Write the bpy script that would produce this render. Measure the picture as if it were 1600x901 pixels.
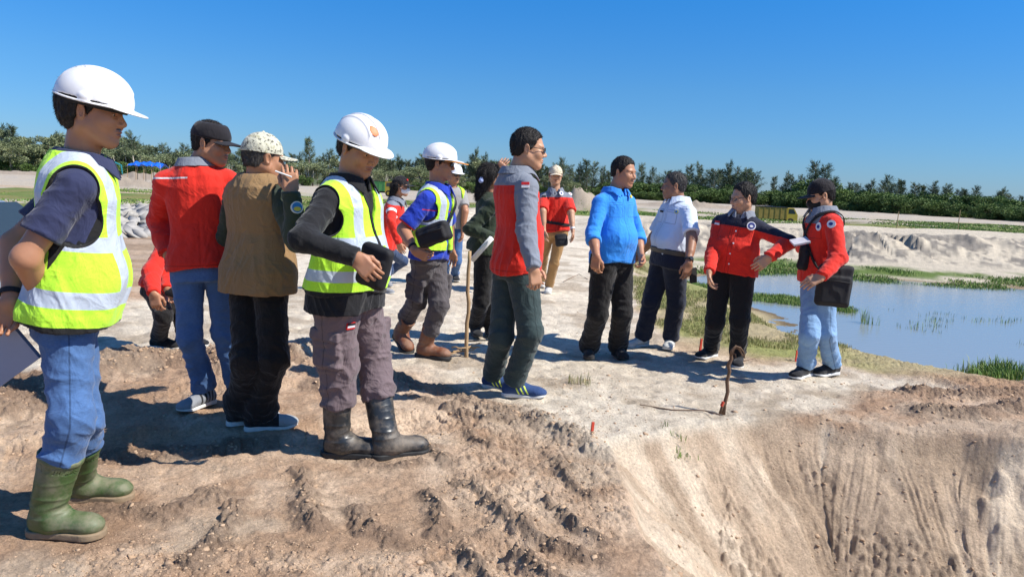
import bpy, math, random, time
import numpy as np
from mathutils import Vector, Matrix
from mathutils.bvhtree import BVHTree
T00 = time.time()
rad = math.radians
SC = bpy.context.scene
COL = SC.collection
for _o in list(bpy.data.objects): bpy.data.objects.remove(_o)

# ------------------------------------------------------------------ camera
F = 1180.0                    # focal length in pixels of the 1600 px wide photograph
CAMZ = 1.38
PITCH, ROLL = rad(8.0), rad(2.5)
_r0 = np.array([1., 0, 0]); _u0 = np.array([0, math.sin(PITCH), math.cos(PITCH)]); FWD = np.array([0, math.cos(PITCH), -math.sin(PITCH)])
CR = _r0 * math.cos(ROLL) + _u0 * math.sin(ROLL)
CU = -_r0 * math.sin(ROLL) + _u0 * math.cos(ROLL)
CAM = np.array([0., 0., CAMZ])
cd = bpy.data.cameras.new('camera'); cam = bpy.data.objects.new('camera', cd); COL.objects.link(cam)
cd.sensor_width = 36.0; cd.lens = F / 1600 * 36; cd.clip_start = 0.05; cd.clip_end = 4000
cam.matrix_world = Matrix(((CR[0], CU[0], -FWD[0], 0), (CR[1], CU[1], -FWD[1], 0), (CR[2], CU[2], -FWD[2], CAMZ), (0, 0, 0, 1)))
SC.camera = cam

# ------------------------------------------------------------------ light
SUN_EL, SUN_AZ = rad(47), rad(-14)      # azimuth counted from +x (image right), negative = towards the camera
sd = np.array([math.cos(SUN_EL) * math.cos(SUN_AZ), math.cos(SUN_EL) * math.sin(SUN_AZ), math.sin(SUN_EL)])
w = bpy.data.worlds.new('World'); SC.world = w; w.use_nodes = True
nt = w.node_tree; bg = nt.nodes['Background']
sky = nt.nodes.new('ShaderNodeTexSky'); sky.sky_type = 'NISHITA'; sky.sun_disc = False
sky.sun_elevation = SUN_EL; sky.sun_rotation = math.atan2(sd[0], sd[1])
sky.altitude = 0; sky.air_density = 1.0; sky.dust_density = 0.1; sky.ozone_density = 6.0
def _wn(k): return nt.nodes.new('ShaderNode' + k)
gm_ = _wn('Mix'); gm_.data_type = 'RGBA'; gm_.blend_type = 'MULTIPLY'; gm_.inputs[0].default_value = 1.0
tcw = _wn('TexCoord'); spw = _wn('SeparateXYZ'); nt.links.new(tcw.outputs['Generated'], spw.inputs[0])
rpw = _wn('ValToRGB'); nt.links.new(spw.outputs[2], rpw.inputs[0]); _e = rpw.color_ramp.elements
_e[0].position = 0.0; _e[0].color = (.31, .46, .72, 1); _e[1].position = .9; _e[1].color = (.50, .78, 1.0, 1)
_n = _e.new(.12); _n.color = (.27, .54, .78, 1)
_n = _e.new(.24); _n.color = (.155, .60, .95, 1)
_n = _e.new(.5); _n.color = (.34, .72, 1.0, 1)
nt.links.new(sky.outputs[0], gm_.inputs[6]); nt.links.new(rpw.outputs[0], gm_.inputs[7])
nt.links.new(gm_.outputs[2], bg.inputs['Color']); bg.inputs['Strength'].default_value = 0.116
sl = bpy.data.lights.new('sun', 'SUN'); sl.energy = 4.9; sl.angle = rad(0.5); sl.color = (1.0, 0.95, 0.87)
so = bpy.data.objects.new('sun', sl); COL.objects.link(so)
so.rotation_euler = Vector((-sd[0], -sd[1], -sd[2])).to_track_quat('-Z', 'Y').to_euler()
SC.view_settings.view_transform = 'Standard'; SC.view_settings.look = 'None'
SC.view_settings.exposure = 0.46; SC.view_settings.gamma = 1.0
SC.cycles.max_bounces = 6; SC.cycles.diffuse_bounces = 3; SC.cycles.glossy_bounces = 3; SC.cycles.transmission_bounces = 3
SC.cycles.use_denoising = True

# ------------------------------------------------------------------ pixel <-> world helpers (used to read positions off the photo)
def ray(px, py):
    d = FWD + CR * ((px - 800) / F) - CU * ((py - 450.5) / F)
    return d / np.linalg.norm(d)
def W(px, py, y):                       # the point seen at a pixel at world depth y
    d = ray(px, py); return CAM + d * (y / d[1])
def G(px, py, z=0.0):                   # the point of the plane z seen at a pixel
    d = ray(px, py); return CAM + d * ((z - CAMZ) / d[2])
def pix(p):
    v = np.asarray(p, float) - CAM; k = v @ FWD
    return 800 + F * (v @ CR) / k, 450.5 - F * (v @ CU) / k
def on_sphere(px, py, c, L, near):      # the point on a pixel's ray at distance L of c
    d = ray(px, py); oc = CAM - c; b = d @ oc; q = b * b - (oc @ oc - L * L)
    if q < 0: return CAM - d * b
    return CAM + d * (-b + (-math.sqrt(q) if near else math.sqrt(q)))

# ------------------------------------------------------------------ numpy noise
def _h(ix, iy, iz, s):
    n = (ix.astype(np.int64) * 374761393 + iy.astype(np.int64) * 668265263 + iz.astype(np.int64) * 2147483647 + s * 974634777) & 0xffffffff
    n = ((n ^ (n >> 13)) * 1274126177) & 0xffffffff
    n = ((n ^ (n >> 16)) * 2246822519) & 0xffffffff
    return ((n ^ (n >> 15)) & 0xffffff).astype(np.float32) / 16777215.0
def n3(x, y, z, s=0):
    x0, y0, z0 = np.floor(x), np.floor(y), np.floor(z)
    fx, fy, fz = x - x0, y - y0, z - z0
    fx = fx * fx * (3 - 2 * fx); fy = fy * fy * (3 - 2 * fy); fz = fz * fz * (3 - 2 * fz)
    r = 0
    for dx in (0, 1):
        for dy in (0, 1):
            for dz in (0, 1):
                r = r + _h(x0 + dx, y0 + dy, z0 + dz, s) * (fx if dx else 1 - fx) * (fy if dy else 1 - fy) * (fz if dz else 1 - fz)
    return r
def n2(x, y, s=0):
    x0, y0 = np.floor(x), np.floor(y)
    fx, fy = x - x0, y - y0
    fx = fx * fx * (3 - 2 * fx); fy = fy * fy * (3 - 2 * fy)
    z = np.zeros_like(x0)
    return (_h(x0, y0, z, s) * (1 - fx) + _h(x0 + 1, y0, z, s) * fx) * (1 - fy) + (_h(x0, y0 + 1, z, s) * (1 - fx) + _h(x0 + 1, y0 + 1, z, s) * fx) * fy
def fbm2(x, y, o=4, s=0):
    r = 0; a = 1; t = 0
    for i in range(o):
        r = r + a * n2(x * 2 ** i + 17 * i, y * 2 ** i + 31 * i, s + i); t += a; a *= .5
    return r / t
def cell2(x, y, s=0):                   # distance to the nearest jittered point
    x0, y0 = np.floor(x), np.floor(y); z = np.zeros_like(x0); r = np.full(x.shape, 9.0, np.float32)
    for dx in (-1, 0, 1):
        for dy in (-1, 0, 1):
            px_ = x0 + dx + _h(x0 + dx, y0 + dy, z, s); py_ = y0 + dy + _h(x0 + dx, y0 + dy, z, s + 7)
            r = np.minimum(r, (px_ - x) ** 2 + (py_ - y) ** 2)
    return np.sqrt(r)
def ss(a, b, x):
    t = np.clip((x - a) / (b - a), 0, 1); return t * t * (3 - 2 * t)

# ------------------------------------------------------------------ mesh building
def new_mesh(name, V, Fc, mats=(), smooth=True, attrs=None, midx=None):
    me = bpy.data.meshes.new(name)
    V = np.asarray(V, np.float32); n = len(V)
    if isinstance(Fc, np.ndarray):
        m, k = Fc.shape
        me.vertices.add(n); me.vertices.foreach_set('co', V.ravel())
        me.loops.add(m * k); me.loops.foreach_set('vertex_index', Fc.astype(np.int32).ravel())
        me.polygons.add(m); me.polygons.foreach_set('loop_start', (np.arange(m) * k).astype(np.int32))
        me.update(calc_edges=True)
    else:
        me.from_pydata(V.tolist(), [], [list(f) for f in Fc]); me.update()
    if smooth: me.polygons.foreach_set('use_smooth', np.ones(len(me.polygons), bool))
    for m_ in mats: me.materials.append(m_)
    if midx is not None: me.polygons.foreach_set('material_index', np.asarray(midx, np.int32))
    for k_, a in (attrs or {}).items():
        a = np.asarray(a, np.float32)
        if a.ndim == 1: at = me.attributes.new(k_, 'FLOAT', 'POINT'); at.data.foreach_set('value', a)
        elif a.shape[1] == 3: at = me.attributes.new(k_, 'FLOAT_VECTOR', 'POINT'); at.data.foreach_set('vector', a.ravel())
        else: at = me.attributes.new(k_, 'FLOAT_COLOR', 'POINT'); at.data.foreach_set('color', a.ravel())
    return me
def obj(name, me, parent=None, loc=(0, 0, 0), label=None, cat=None, group=None, kind=None):
    o = bpy.data.objects.new(name, me); COL.objects.link(o); o.location = loc
    if parent is not None: o.parent = parent
    tag(o, label, cat, group, kind); return o
def tag(o, label=None, cat=None, group=None, kind=None):
    if label: o['label'] = label
    if cat: o['category'] = cat
    if group: o['group'] = group
    if kind: o['kind'] = kind
    return o
class MB:                                # plain mesh collector
    def __init__(s): s.v = []; s.f = []; s.n = 0
    def add(s, V, Fc):
        s.v += [tuple(map(float, p)) for p in V]; s.f += [tuple(int(i) + s.n for i in f) for f in Fc]; s.n = len(s.v); return s
    def box(s, c, h, R=None, taper=1.0):
        c = np.array(c, float); R = np.eye(3) if R is None else np.asarray(R)
        P = [c + R @ np.array([sx * h[0] * (taper if sz > 0 else 1), sy * h[1] * (taper if sz > 0 else 1), sz * h[2]]) for sz in (-1, 1) for sx, sy in ((-1, -1), (1, -1), (1, 1), (-1, 1))]
        return s.add(P, [(3, 2, 1, 0), (4, 5, 6, 7), (0, 1, 5, 4), (1, 2, 6, 5), (2, 3, 7, 6), (3, 0, 4, 7)])
    def tube(s, pts, rs, n=8, cap=True, flat=1.0, ref=(0, 0, 1)):
        pts = [np.array(p, float) for p in pts]; m = len(pts)
        if np.isscalar(rs): rs = [rs] * m
        V = []; Fc = []; u = None
        for i, p in enumerate(pts):
            t = pts[min(i + 1, m - 1)] - pts[max(i - 1, 0)]; t = t / (np.linalg.norm(t) + 1e-9)
            if u is None:
                r_ = np.array(ref, float) if abs(t @ np.array(ref)) < .95 else np.array([1., 0, 0])
                u = np.cross(r_, t)
            u = u - t * (u @ t); u /= np.linalg.norm(u) + 1e-9; v = np.cross(t, u)
            for k in range(n):
                a = 2 * math.pi * k / n; V.append(p + rs[i] * (math.cos(a) * u + flat * math.sin(a) * v))
        for i in range(m - 1):
            for k in range(n):
                Fc.append((i * n + k, i * n + (k + 1) % n, (i + 1) * n + (k + 1) % n, (i + 1) * n + k))
        if cap: Fc += [tuple(range(n))[::-1], tuple((m - 1) * n + k for k in range(n))]
        return s.add(V, Fc)
    def lathe(s, prof, n=24, M=None):
        V = []; Fc = []
        for r, z in prof:
            for k in range(n):
                a = 2 * math.pi * k / n; p = np.array([r * math.cos(a), r * math.sin(a), z]); V.append(p if M is None else M[0] + M[1] @ p)
        for i in range(len(prof) - 1):
            for k in range(n): Fc.append((i * n + k, i * n + (k + 1) % n, (i + 1) * n + (k + 1) % n, (i + 1) * n + k))
        Fc += [tuple(range(n))[::-1], tuple((len(prof) - 1) * n + k for k in range(n))]
        return s.add(V, Fc)
    def build(s, name, mat, parent=None, loc=(0, 0, 0), smooth=False, **kw):
        me = bpy.data.meshes.new(name); me.from_pydata(s.v, [], s.f); me.update()
        if smooth: me.polygons.foreach_set('use_smooth', np.ones(len(me.polygons), bool))
        me.materials.append(mat); return obj(name, me, parent, loc, **kw)

# ------------------------------------------------------------------ signed distance shapes; P is (n,3)
A3 = lambda *a: np.array(a, np.float32)
def sphere(P, c, r): return np.linalg.norm(P - A3(*c), axis=1) - r
def ell(P, c, r, R=None):
    q = P - A3(*c)
    if R is not None: q = q @ np.asarray(R, np.float32)
    r = A3(*r); k0 = np.linalg.norm(q / r, axis=1); k1 = np.linalg.norm(q / (r * r), axis=1) + 1e-6
    return k0 * (k0 - 1) / k1
def rc(P, a, b, ra, rb, flat=None):
    a = np.asarray(a, np.float32); b = np.asarray(b, np.float32)
    ba = b - a; pa = P - a; t = np.clip((pa @ ba) / (ba @ ba + 1e-9), 0, 1)
    q = pa - t[:, None] * ba
    if flat is not None:                 # flat = (unit direction, factor): squash in that direction
        n, k = np.asarray(flat[0], np.float32), flat[1]; q = q + np.outer(q @ n, n) * (1 / k - 1)
    return np.linalg.norm(q, axis=1) - (ra + (rb - ra) * t)
def rbox(P, c, h, r, R=None):
    q = P - A3(*c)
    if R is not None: q = q @ np.asarray(R, np.float32)
    q = np.abs(q) - (A3(*h) - r)
    return np.linalg.norm(np.maximum(q, 0), axis=1) + np.minimum(q.max(axis=1), 0) - r
def su(a, b, k):
    h = np.clip(.5 + .5 * (b - a) / k, 0, 1); return b + (a - b) * h - k * h * (1 - h)
def sx(a, b, k): return -su(-a, b, k)    # a minus b
def smx(a, b, k): return -su(-a, -b, k)
def rotx(a): c, s = math.cos(a), math.sin(a); return np.array([[1, 0, 0], [0, c, -s], [0, s, c]])
def roty(a): c, s = math.cos(a), math.sin(a); return np.array([[c, 0, s], [0, 1, 0], [-s, 0, c]])
def rotz(a): c, s = math.cos(a), math.sin(a); return np.array([[c, -s, 0], [s, c, 0], [0, 0, 1]])
def unit(v): v = np.asarray(v, float); return v / (np.linalg.norm(v) + 1e-9)

def surf(f, lo, hi, vox):
    """surface nets over a signed distance function: dense only near the surface"""
    lo = np.array(lo, np.float32) - 2 * vox; hi = np.array(hi, np.float32) + 2 * vox; B = 4
    nb = np.ceil((hi - lo) / (vox * B)).astype(int) + 1; N = nb * B
    g = np.stack(np.meshgrid(*[np.arange(k) for k in nb], indexing='ij'), -1).reshape(-1, 3)
    c = lo + (g * B + B / 2 - .5) * vox
    dc = f(c.astype(np.float32)); act = np.abs(dc) < B * vox * 1.9
    D = np.repeat(np.repeat(np.repeat(dc.reshape(nb).astype(np.float32), B, 0), B, 1), B, 2)
    off = np.stack(np.meshgrid(*[np.arange(B)] * 3, indexing='ij'), -1).reshape(-1, 3)
    idx = (g[act][:, None, :] * B + off[None]).reshape(-1, 3)
    if len(idx) == 0: return np.zeros((0, 3)), np.zeros((0, 4), int)
    d = f((lo + idx * vox).astype(np.float32))
    D[idx[:, 0], idx[:, 1], idx[:, 2]] = d
    S = D < 0
    Vc = np.zeros((N[0] - 1, N[1] - 1, N[2] - 1), np.int8)
    for dx in (0, 1):
        for dy in (0, 1):
            for dz in (0, 1): Vc += S[dx:N[0] - 1 + dx, dy:N[1] - 1 + dy, dz:N[2] - 1 + dz]
    ci = np.argwhere((Vc > 0) & (Vc < 8))
    vid = np.full(Vc.shape, -1, np.int32); vid[tuple(ci.T)] = np.arange(len(ci))
    cs = {}
    for dx in (0, 1):
        for dy in (0, 1):
            for dz in (0, 1): cs[dx, dy, dz] = D[ci[:, 0] + dx, ci[:, 1] + dy, ci[:, 2] + dz]
    acc = np.zeros((len(ci), 3), np.float32); cnt = np.zeros(len(ci), np.float32)
    for a, b in [(p, q) for p in cs for q in cs if sum(abs(p[i] - q[i]) for i in range(3)) == 1 and p < q]:
        da, db = cs[a], cs[b]; m = (da < 0) != (db < 0); t = np.where(m, da / (da - db + 1e-12 * (da == db)), 0)
        A, Bv = np.array(a, np.float32), np.array(b, np.float32)
        acc += (A + t[:, None] * (Bv - A)) * m[:, None]; cnt += m
    V = lo + (ci + acc / np.maximum(cnt, 1)[:, None]) * vox
    Fs = []
    for ax in range(3):
        o1, o2 = (ax + 1) % 3, (ax + 2) % 3
        sl0 = [slice(1, None)] * 3; sl0[ax] = slice(0, N[ax] - 1); sl1 = list(sl0); sl1[ax] = slice(1, None)
        Sa, Sb = S[tuple(sl0)], S[tuple(sl1)]
        e = np.argwhere(Sa != Sb)
        if len(e) == 0: continue
        ins = Sa[tuple(e.T)]
        e = e.copy(); e[:, o1] += 1; e[:, o2] += 1
        ok = (e[:, o1] < N[o1] - 1) & (e[:, o2] < N[o2] - 1) & (e[:, ax] < N[ax] - 1); e = e[ok]; ins = ins[ok]
        def at(s1, s2):
            q = e.copy(); q[:, o1] -= s1; q[:, o2] -= s2; return vid[q[:, 0], q[:, 1], q[:, 2]]
        q = np.stack([at(1, 1), at(0, 1), at(0, 0), at(1, 0)], 1)
        q[~ins] = q[~ins][:, ::-1]; Fs.append(q)
    Fc = np.concatenate(Fs); Fc = Fc[(Fc >= 0).all(1)]
    return V, Fc
def vnormals(V, Fc):
    n = np.cross(V[Fc[:, 2]] - V[Fc[:, 0]], V[Fc[:, 3 % Fc.shape[1]]] - V[Fc[:, 1]])
    N = np.zeros_like(V)
    for k in range(Fc.shape[1]): np.add.at(N, Fc[:, k], n)
    return N / (np.linalg.norm(N, axis=1)[:, None] + 1e-12)
def relax(V, Fc, it=1, w=.5):
    for _ in range(it):
        S = np.zeros_like(V); C = np.zeros(len(V))
        for k in range(4):
            a, b = Fc[:, k], Fc[:, (k + 1) % 4]
            np.add.at(S, a, V[b]); np.add.at(C, a, 1); np.add.at(S, b, V[a]); np.add.at(C, b, 1)
        V = V * (1 - w) + w * S / np.maximum(C, 1)[:, None]
    return V
def join(parts):                         # parts: list of (V, F quads)
    n = 0; Vs = []; Fs = []
    for V, Fc in parts: Vs.append(V); Fs.append(Fc + n); n += len(V)
    return np.concatenate(Vs), np.concatenate(Fs)

# ------------------------------------------------------------------ shader expression helper
class E:
    def __init__(s, t, sock): s.t = t; s.s = sock
    def _m(s, op, b=None, c=None, rev=False):
        n = s.t.nodes.new('ShaderNodeMath'); n.operation = op
        xs = [s, b, c]
        if rev: xs[0], xs[1] = xs[1], xs[0]
        for i, x in enumerate(xs):
            if x is None: continue
            if isinstance(x, E): s.t.links.new(x.s, n.inputs[i])
            else: n.inputs[i].default_value = float(x)
        return E(s.t, n.outputs[0])
    def __add__(s, b): return s._m('ADD', b)
    __radd__ = __add__
    def __sub__(s, b): return s._m('SUBTRACT', b)
    def __rsub__(s, b): return s._m('SUBTRACT', b, rev=True)
    def __mul__(s, b): return s._m('MULTIPLY', b)
    __rmul__ = __mul__
    def __gt__(s, b): return s._m('GREATER_THAN', b)
    def __lt__(s, b): return s._m('LESS_THAN', b)
    def clamp01(s):
        r = s._m('ADD', 0.0); r.s.node.use_clamp = True; return r
class Mat:
    def __init__(s, name, rough=.8, spec=.3):
        s.m = bpy.data.materials.new(name); s.m.use_nodes = True; s.t = s.m.node_tree
        s.b = s.t.nodes['Principled BSDF']; s.b.inputs['Roughness'].default_value = rough
        s.b.inputs['Specular IOR Level'].default_value = spec
    def val(s, name, x):
        if isinstance(x, E): s.t.links.new(x.s, s.b.inputs[name])
        else: s.b.inputs[name].default_value = x
    def attr(s, name, out='Fac'):
        n = s.t.nodes.new('ShaderNodeAttribute'); n.attribute_name = name; return E(s.t, n.outputs[out])
    def coord(s, out='Object'):
        n = s.t.nodes.new('ShaderNodeTexCoord'); return E(s.t, n.outputs[out])
    def sep(s, v):
        n = s.t.nodes.new('ShaderNodeSeparateXYZ'); s.t.links.new(v.s, n.inputs[0]); return [E(s.t, n.outputs[i]) for i in range(3)]
    def map(s, v, scale=(1, 1, 1), rot=(0, 0, 0)):
        n = s.t.nodes.new('ShaderNodeMapping'); s.t.links.new(v.s, n.inputs[0]); n.inputs['Scale'].default_value = scale; n.inputs['Rotation'].default_value = rot
        return E(s.t, n.outputs[0])
    def noise(s, v, scale, detail=3, rough=.55, out=0, dist=0):
        n = s.t.nodes.new('ShaderNodeTexNoise'); s.t.links.new(v.s, n.inputs['Vector']); n.inputs['Scale'].default_value = scale
        n.inputs['Detail'].default_value = detail; n.inputs['Roughness'].default_value = rough; n.inputs['Distortion'].default_value = dist
        return E(s.t, n.outputs[out])
    def voro(s, v, scale, out='Distance', feature='F1'):
        n = s.t.nodes.new('ShaderNodeTexVoronoi'); n.feature = feature; s.t.links.new(v.s, n.inputs['Vector']); n.inputs['Scale'].default_value = scale
        return E(s.t, n.outputs[out])
    def wave(s, v, scale, dist=0, d='X'):
        n = s.t.nodes.new('ShaderNodeTexWave'); s.t.links.new(v.s, n.inputs['Vector']); n.bands_direction = d
        n.inputs['Scale'].default_value = scale; n.inputs['Distortion'].default_value = dist; return E(s.t, n.outputs['Fac'])
    def rgb(s, c):
        n = s.t.nodes.new('ShaderNodeRGB'); n.outputs[0].default_value = (*c, 1); return E(s.t, n.outputs[0])
    def mix(s, f, a, b, mode='MIX'):
        n = s.t.nodes.new('ShaderNodeMix'); n.data_type = 'RGBA'; n.blend_type = mode
        a = a if isinstance(a, E) else s.rgb(a); b = b if isinstance(b, E) else s.rgb(b)
        if isinstance(f, E): s.t.links.new(f.s, n.inputs[0])
        else: n.inputs[0].default_value = f
        s.t.links.new(a.s, n.inputs[6]); s.t.links.new(b.s, n.inputs[7]); return E(s.t, n.outputs[2])
    def ramp(s, f, stops):
        n = s.t.nodes.new('ShaderNodeValToRGB'); s.t.links.new(f.s, n.inputs[0]); r = n.color_ramp
        while len(r.elements) < len(stops): r.elements.new(.5)
        for e, (p, c) in zip(r.elements, stops): e.position = p; e.color = (*c, 1) if len(c) == 3 else c
        return E(s.t, n.outputs[0])
    def bump(s, h, strength=.3, dist=.01):
        n = s.t.nodes.new('ShaderNodeBump'); s.t.links.new(h.s, n.inputs['Height']); n.inputs['Strength'].default_value = strength; n.inputs['Distance'].default_value = dist
        if s.b.inputs['Normal'].links: s.t.links.new(s.b.inputs['Normal'].links[0].from_socket, n.inputs['Normal'])
        s.t.links.new(n.outputs[0], s.b.inputs['Normal']); return s
    def color(s, c): s.val('Base Color', c if isinstance(c, E) else (*c, 1)); return s
def simple(name, c, rough=.6, spec=.4, var=.12, scale=9, metal=0, bump=0, bscale=120):
    M = Mat(name, rough, spec); o = M.coord()
    n = M.noise(o, scale, 4)
    lo = tuple(x * (1 - var) for x in c); hi = tuple(min(1, x * (1 + var)) for x in c)
    M.color(M.mix(n, lo, hi)); M.val('Metallic', metal)
    if bump: M.bump(M.noise(o, bscale, 3), bump, .004)
    return M.m
# ------------------------------------------------------------------ terrain
LOW = -1.7
def pxpoly(pts, z=0.0): return np.array([G(x, y, z)[:2] for x, y in pts])
def seg_dist(X, Y, a, b):
    bx, by = b[0] - a[0], b[1] - a[1]; L = bx * bx + by * by + 1e-9
    t = np.clip(((X - a[0]) * bx + (Y - a[1]) * by) / L, 0, 1)
    return np.hypot(X - a[0] - t * bx, Y - a[1] - t * by), t * math.sqrt(L)
def poly_sd(X, Y, P):                    # signed distance (negative inside) and arc length of the nearest edge point
    d = np.full(X.shape, 1e9, np.float32); s = np.zeros(X.shape, np.float32); ins = np.zeros(X.shape, bool); L = 0.0
    for i in range(len(P)):
        a, b = P[i], P[(i + 1) % len(P)]
        dd, t = seg_dist(X, Y, a, b); m = dd < d; d = np.where(m, dd, d); s = np.where(m, L + t, s)
        L += math.hypot(*(b - a))
        c = ((a[1] > Y) != (b[1] > Y)) & (X < (b[0] - a[0]) * (Y - a[1]) / (b[1] - a[1] + 1e-12) + a[0])
        ins ^= c
    return np.where(ins, -d, d), s
PIT = np.concatenate([np.array([[.62, .9], [.60, 1.9]]), pxpoly([(1018, 880), (985, 790), (948, 715), (938, 690), (1000, 676), (1080, 662), (1180, 652), (1290, 655), (1400, 674), (1500, 682), (1600, 698), (1720, 712)]), np.array([[8.5, 4.6], [9.0, 2.0], [8.5, .9]])])
WZ = -.36
POND = np.concatenate([pxpoly([(1640, 606), (1540, 596), (1440, 582), (1330, 562), (1265, 532), (1215, 500), (1165, 478), (1110, 466), (1065, 452), (1060, 436), (1110, 425), (1220, 424), (1350, 436), (1480, 444), (1600, 450)], WZ), np.array([[26, 18.5], [24, 8.0], [12, 5.6]])])
WHITE = np.concatenate([pxpoly([(172, 560), (330, 545), (470, 540), (560, 560), (640, 568), (700, 590), (760, 612), (860, 640), (905, 662), (940, 692), (1080, 664), (1170, 652), (1225, 638), (1330, 612), (1440, 602), (1390, 596), (1320, 580), (1200, 571), (1130, 560), (1060, 545), (1005, 520), (985, 480), (975, 420), (968, 380), (955, 345), (935, 318)]), pxpoly([(850, 318), (700, 325), (600, 345), (480, 380), (330, 455), (100, 490), (-300, 520), (-900, 640), (-500, 640), (0, 590)])])
ROAD_LO = None
CREST = []                               # churned soil ridges: pixels along the crest, width, height
for pts, wd, hh in [
    ([(0, 640), (120, 585), (230, 560), (330, 565), (420, 560), (500, 545)], .30, .11),
    ([(500, 600), (610, 590), (700, 612), (770, 640), (850, 660), (925, 692)], .10, .05),
    ([(640, 618), (700, 636), (760, 655)], .05, .035),
    ([(820, 640), (860, 668), (900, 690), (930, 705)], .10, .05),
    ([(655, 690), (680, 705), (700, 725)], .05, .05),
    ([(720, 672), (745, 690), (765, 702)], .035, .035),
    ([(870, 725), (885, 750), (905, 770), (925, 778)], .04, .04),
    ([(855, 790), (880, 810), (905, 832), (945, 850)], .04, .045),
    ([(765, 790), (800, 815), (835, 845), (880, 862), (940, 872)], .045, .05),
    ([(715, 754), (735, 762), (752, 775)], .035, .03),
    ([(668, 772), (690, 800), (685, 830)], .05, .045),
    ([(725, 870), (750, 893), (775, 925)], .04, .05),
    ([(810, 880), (850, 900), (900, 925)], .05, .045),
    ([(570, 720), (620, 728), (655, 722)], .05, .02),
    ([(470, 740), (480, 780), (490, 820)], .06, .04),
    ([(560, 800), (580, 830), (610, 838)], .06, .03),
    ([(300, 880), (330, 850), (360, 820), (372, 790)], .05, .035),
    ([(130, 720), (250, 700), (400, 690)], .10, .025),
    ([(150, 790), (250, 800), (330, 772)], .08, .02),
    ([(1150, 690), (1155, 740), (1160, 820)], .05, .0),
    ([(1420, 618), (1500, 628), (1600, 622)], .10, .04),
    ([(1440, 650), (1530, 656), (1620, 646)], .12, .05),
]: CREST.append((pxpoly(pts), wd, hh))
FEET = []                                # filled with the footprints: ground is smooth there
FEETPX = [(100, 835), (135, 778), (525, 712), (615, 705), (310, 630), (370, 640), (370, 665), (420, 668), (665, 557), (625, 545), (770, 608), (815, 615), (920, 562), (965, 558), (1000, 540), (1045, 548), (1100, 558), (1152, 572), (1250, 590), (1295, 585), (745, 530)]
_fp = pxpoly(FEETPX)

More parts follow.
